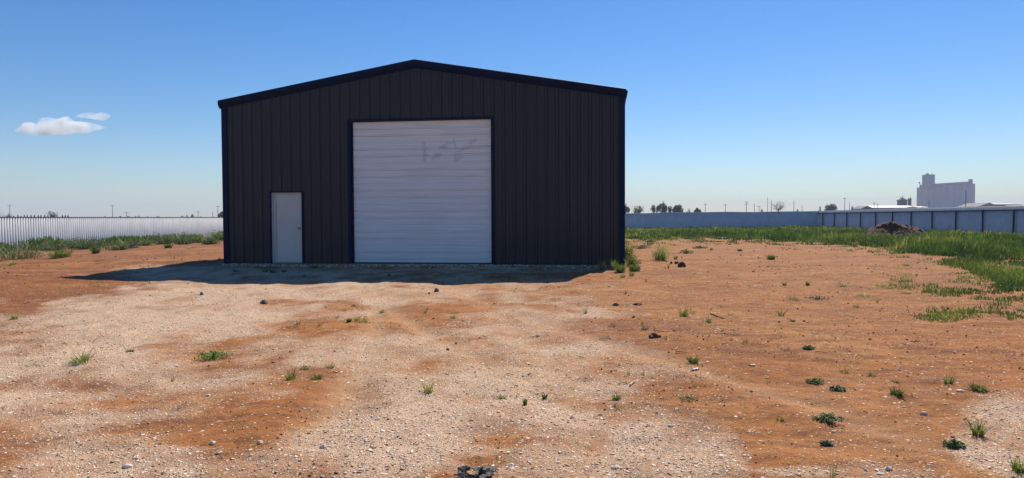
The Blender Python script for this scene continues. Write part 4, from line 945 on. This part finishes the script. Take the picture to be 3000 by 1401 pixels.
far_tree(1962, 601, 20, 258, 'sparse tree between the two dense ones of the clump', 'sparse', 56)
far_tree(1985, 598, 34, 256, 'darkest dense tree at the right of the clump beyond the back fence', 'full', 57)
far_tree(2018, 616, 30, 300, 'low brownish scrub right of the clump beyond the back fence', 'scrub', 58, name='scrub_tree')
far_tree(2044, 611, 26, 290, 'low bright green tree left of the first pole beyond the back fence', 'full', 59)
far_tree(2236, 614, 20, 420, 'faint scrub left of the bare round tree', 'scrub', 60, name='scrub_tree')
far_tree(2280, 588, 52, 300, 'round bare-branched tree beyond the back fence', 'bare', 61)
far_tree(2334, 612, 12, 320, 'tiny tree right of the bare round one', 'scrub', 62, name='scrub_tree')
far_tree(2434, 597, 40, 330, 'rounded pale tree above the far corner of the fences', 'full', 63)
far_tree(2402, 608, 12, 330, 'tiny tree left of the rounded pale one', 'scrub', 64, name='scrub_tree')
far_tree(2498, 606, 16, 340, 'small tree right of the twin poles at the far corner', 'scrub', 65, name='scrub_tree')

def pole(px, top, D, label, arms=1, w=1.2, r=.14, group='utility poles beyond the fences'):
    x, _, zt = at(px, top, D); t = thing('utility_pole', label, 'pole', (x, D, 0), .25, group)
    m = MB(); m.tube([(0, 0, -.5), (0, 0, zt)], [r * 1.25, r * .8], 8); m.build('pole_shaft', WOOD, t)
    for k in range(arms):
        z = zt - .35 - k * 1.3; m = MB(); m.box(-w, w, -.1, .1, z - .08, z + .08); arm = m.build('crossarm', WOOD, t)
        for sx in (-.9, -.35, .35, .9):
            m = MB(); m.lathe([(.02, 0), (.09, .05), (.09, .16), (.04, .25)], 8, (sx * w, 0, z + .081)); m.build('insulator', WOOD, arm)
    return t
for p in [(28, 601, 430, 'utility pole with a crossarm above the dark tree mass at the left edge', 1), (167, 620, 430, 'short plain pole right of the leaning tree', 0), (329, 601, 430, 'tall utility pole above the middle of the left fence', 1),
          (371, 622, 430, 'short pole with a small crossarm right of the tall one', 1), (580, 620, 430, 'short pole above the low scrub near the building', 1), (623, 620, 430, 'plain short pole left of the last tall pole by the building', 0),
          (638, 604, 430, 'tall pole with crossarm beside the open branched tree', 1), (2066, 597, 400, 'pole with a crossarm, first right of the low bright green tree', 1), (2125, 599, 400, 'pole with a wide crossarm, second right of the green tree', 1),
          (2187, 591, 400, 'pole with two crossarms beyond the back fence', 2), (2210, 597, 430, 'thin plain pole just right of the double crossarm pole', 0), (2224, 604, 430, 'short stubby pole between the double crossarm pole and the bare tree', 1),
          (2249, 578, 600, 'tall faint mast left of the bare round tree', 0), (2260, 586, 400, 'dark plain pole against the bare round tree', 0), (2326, 588, 400, 'plain pole right of the bare round tree', 0), (2350, 602, 500, 'faint thin pole right of the plain pole', 0),
          (2475, 580, 420, 'tall pole with a crossarm right of the rounded pale tree', 1), (2489, 592, 460, 'thin pole right of the tall one near the far corner', 0), (2561, 594, 460, 'left pole of the pair over the long pale roof', 1), (2571, 598, 460, 'right pole of the pair over the long pale roof', 1),
          (2704, 596, 420, 'short plain pole against the left of the grain elevator', 0), (2722, 589, 420, 'pole with crossarm against the grain elevator', 2), (2830, 558, 300, 'tall brown pole against the right of the grain elevator', 0)]:
    pole(p[0], p[1], p[2], p[3], p[4], r=.16 if p[2] < 500 else .2)

# grain elevator
SILO = mat('aged_white_concrete', (.44, .47, .50), .9, var=.10, scale=.06); SILOD = mat('elevator_headhouse', (.36, .39, .46), .85, var=.1, scale=.1)
zL = 850.0; A = Vector(at(2684, 550, zL)); zRr = 806.0; B = Vector(at(2854, 540, zRr))
d2 = Vector((B.x - A.x, B.y - A.y, 0)); LEN = d2.length; e1 = d2.normalized(); ang = math.atan2(e1.y, e1.x)
EL = thing('grain_elevator', 'huge pale concrete grain elevator with round headhouse tower above the right fence', 'grain elevator', (A.x, A.y, 0), ang)
HA = A.z; HB = B.z + 1.0
N_ = 9; rad = LEN / N_ / 2
for i in range(N_):
    cx = rad * (2 * i + 1); hz = HA + (HB - HA) * (cx / LEN)
    m = MB(); m.lathe([(rad * 1.02, -.5), (rad * 1.02, hz * .5), (rad * 1.02, hz)], 28, (cx, rad, 0)); m.build('silo', SILO, EL, False)
m = MB(); m.sweep([(rad * .35, 0), (rad * 2.2, 0), (rad * 2.2, 1), (rad * .35, 1)], lambda y, z: (.5, y, z * (HA - 1.2)), lambda y, z: (LEN - .5, y, z * (HB - 1.2))); m.build('infill_wall', SILO, EL)
m = MB(); x0 = LEN * .13
m.sweep([(rad * .5, 0), (rad * 1.5, 0), (rad * 1.5, 3.4), (rad * .5, 3.4)], lambda y, z: (x0, y, HA + (HB - HA) * .13 + z), lambda y, z: (LEN * .96, y, HB - .4 + z * .9)); gal = m.build('roof_gallery', SILOD, EL)
m = MB(); m.box(LEN * .90, LEN * .955, rad * .4, rad * 1.6, HB + 1, HB + 5.2); m.build('penthouse', SILOD, EL)
_, _, th = at(2718, 513, 845)
m = MB(); hx_ = LEN * .205; hr = 29 / 2 * 840 / F * 1.12; m.lathe([(hr, HA - 1), (hr, th), (hr * .97, th + .2)], 28, (hx_, rad, 0)); hd = m.build('headhouse_tower', SILOD, EL)
m = MB(); m.box(hx_ - 3, hx_ + .2, rad - 1, rad + 1, th + .2, th + 1.8); m.tube([(hx_ - 1, rad, th + 1.8), (hx_ - 1, rad, th + 2.6)], .6, 8); m.tube([(hx_ + 4, rad, th + .2), (hx_ + 4, rad, th + 2.4)], .35, 6); m.build('roof_vents', SILOD, hd)
m = MB(); m.box(LEN * .05, LEN * .13, rad * .6, rad * 1.4, HA + .2, HA + 3.2); m.tube([(LEN * .06, rad, HA + 3.2), (LEN * .04, rad, HA + 6.6)], .5, 6); m.tube([(LEN * .04, rad, HA + 5.6), (LEN * .04, rad, HA + 7.0)], .9, 8); m.build('conveyor_head', SILOD, EL)
# bins
BINM = mat('dark_bin_steel', (.06, .045, .06), .6, var=.2, scale=.3)
D = 560; x, _, zt = at(2643, 588, D)
b1 = thing('storage_bin', 'dark wide square-shouldered bin with a small top hatch left of the grain elevator', 'bin', (x, D, 0)); r = 19 / 2 * D / F
m = MB(); m.box(-r, r, -r, r, 0, zt); m.build('bin_body', BINM, b1)
m = MB(); m.box(-r * 1.15, r * 1.15, -r * 1.15, r * 1.15, zt + .01, zt + .5); m.add([(-r, -r, zt + .51), (r, -r, zt + .51), (r, r, zt + .51), (-r, r, zt + .51), (-r * .2, -r * .3, zt + 2.2), (r * .2, -r * .3, zt + 2.2), (r * .2, r * .3, zt + 2.2), (-r * .2, r * .3, zt + 2.2)], [(0, 1, 5, 4), (1, 2, 6, 5), (2, 3, 7, 6), (3, 0, 4, 7), (4, 5, 6, 7)]); m.tube([(-1, 0, zt + 1), (-1, 0, zt + 3.4)], .25, 6); m.tube([(.3, 0, zt + 1), (.3, 0, zt + 3.8)], .25, 6); m.build('bin_roof', BINM, b1)
x, _, zt = at(2665, 583, D); b2 = thing('storage_bin', 'slim dark round bin between the wide bin and the grain elevator', 'bin', (x, D, 0)); r = 9.5 / 2 * D / F
m = MB(); m.lathe([(r, 0), (r, zt)], 20); m.build('bin_body', BINM, b2); m = MB(); m.lathe([(r * 1.08, zt + .01), (r * 1.08, zt + .4), (r * .3, zt + .9)], 20); m.tube([(.4, 0, zt + .5), (.4, 0, zt + 2.3)], .2, 6); m.build('bin_roof', BINM, b2)
# low sheds behind the right fence
def shed(x0, x1, ytop, yeave, D, dep, wallm, roofm, label, gable=False):
    a = at(x0, yeave, D); b_ = at(x1, ytop, D); w = (b_[0] - a[0]); he = a[2]; hr_ = b_[2]
    t = thing('shed', label, 'shed', (a[0], D, 0))
    m = MB(); m.box(0, w, 0, dep, -.5, he - .1)
    if gable: m.add([(0, 0, he - .1), (w, 0, he - .1), (w / 2, 0, hr_ - .1)], [(0, 1, 2)])
    m.build('wall', wallm, t); m = MB()
    if gable: m.add([(-.4, -.4, he - .15), (w / 2, -.4, hr_), (w + .4, -.4, he - .15), (-.4, dep, he - .15), (w / 2, dep, hr_), (w + .4, dep, he - .15)], [(0, 1, 4, 3), (1, 2, 5, 4)])
    else: m.add([(-.4, -.4, he), (w + .4, -.4, he), (w - w * .06, dep / 2, hr_), (w * .06, dep / 2, hr_), (-.4, dep, he), (w + .4, dep, he)], [(0, 1, 2, 3), (1, 5, 2), (5, 4, 3, 2), (4, 0, 3)])
    m.build('roof', roofm, t); return t
PINK = mat('pale_metal_roof', (.20, .165, .16), .5, metal=.2, var=.08, scale=.2); DKR = mat('dark_shingle_roof', (.10, .09, .12), .8, var=.15, scale=.4); TANW = mat('tan_wall', (.35, .27, .25), .8, var=.1)
shed(2523, 2558, 603, 611, 420, 12, DKR, DKR, 'small dark gable-ended shed left of the long pale roof', True)
shed(2555, 2705, 601, 609, 480, 30, TANW, PINK, 'long low shed with a pale pinkish roof in front of the grain elevator bins')
shed(2690, 2722, 604, 608, 440, 14, TANW, PINK, 'small pale roofed shed at the foot of the grain elevator')
shed(2868, 2925, 594, 604, 330, 16, TANW, DKR, 'bluish gable-roofed house at the right beyond the fence', True)
shed(2905, 2992, 594, 599, 350, 20, TANW, PINK, 'pinkish low roofed house right of the bluish gable')
shed(2984, 3060, 599, 603, 340, 20, TANW, DKR, 'bluish low roofed house cut by the right edge of the picture')

# ------------------------------------------------------------------ cloud and haze
def cloud_mat():
    m = bpy.data.materials.new('cloud_vapour'); m.use_nodes = True; nt = m.node_tree; N = nt.nodes; L = nt.links
    N.remove(N['Principled BSDF']); out = N['Material Output']; v = N.new('ShaderNodeVolumePrincipled'); v.inputs['Color'].default_value = (1, 1, 1, 1); v.inputs['Anisotropy'].default_value = .35
    tc = N.new('ShaderNodeTexCoord'); nz = N.new('ShaderNodeTexNoise'); nz.inputs['Scale'].default_value = .014; nz.inputs['Detail'].default_value = 5; nz.inputs['Roughness'].default_value = .6
    L.new(tc.outputs['Object'], nz.inputs['Vector']); mr = N.new('ShaderNodeMapRange'); mr.inputs[1].default_value = .36; mr.inputs[2].default_value = .62; mr.inputs[3].default_value = 0; mr.inputs[4].default_value = .04
    L.new(nz.outputs['Fac'], mr.inputs[0]); L.new(mr.outputs[0], v.inputs['Density']); L.new(v.outputs[0], out.inputs['Volume']); return m
CLM = cloud_mat()
def cloud(prof, D, label, thick=1.0):
    """prof: list of (px, top row, bottom row)"""
    n = 14; pts = [(at(p, (a + b_) / 2, D), at(p, a, D), at(p, b_, D)) for p, a, b_ in prof]; c0 = Vector(pts[len(pts) // 2][0]); V = []; Fs = []
    for (c, a, b_) in pts:
        rz = (a[2] - b_[2]) / 2
        for k in range(n):
            q_ = 2 * math.pi * k / n; V.append((c[0] - c0.x, math.cos(q_) * rz * thick, c[2] - c0.z + math.sin(q_) * rz))
    for i in range(len(pts) - 1):
        for k in range(n): Fs.append((i * n + k, i * n + (k + 1) % n, (i + 1) * n + (k + 1) % n, (i + 1) * n + k))
    Fs += [tuple(range(n - 1, -1, -1)), tuple((len(pts) - 1) * n + k for k in range(n))]
    o = link_mesh('cloud', V, Fs, CLM, smooth=True); o.location = c0; tag(o, label, 'cloud', kind='structure'); return o
cloud([(40, 381, 384), (60, 371, 392), (78, 357, 400), (96, 358, 400), (112, 364, 396), (124, 346, 396), (138, 342, 398), (154, 346, 396), (172, 348, 394), (188, 343, 396), (202, 340, 394), (212, 354, 392), (235, 356, 392), (258, 358, 390), (280, 362, 384), (305, 370, 378), (315, 374, 376)], 3400, 'puffy white cloud low in the blue sky at the left')
cloud([(216, 341, 343), (235, 333, 346), (262, 327, 349), (285, 332, 352), (300, 328, 354), (312, 332, 350), (325, 338, 343)], 3400, 'thin wisp of cloud just above the right end of the puffy cloud')
m = MB(); m.box(-2600, 2600, -60, 2600, -1.6, 62)
HZ = bpy.data.materials.new('haze_air'); HZ.use_nodes = True; nt = HZ.node_tree; nt.nodes.remove(nt.nodes['Principled BSDF']); v = nt.nodes.new('ShaderNodeVolumePrincipled')
v.inputs['Color'].default_value = (.55, .74, 1, 1); v.inputs['Density'].default_value = 0.00032; v.inputs['Anisotropy'].default_value = 0; nt.links.new(v.outputs[0], nt.nodes['Material Output'].inputs['Volume'])
hz = m.build('haze', HZ); tag(hz, 'pale blue haze in the air over the plain', kind='stuff')
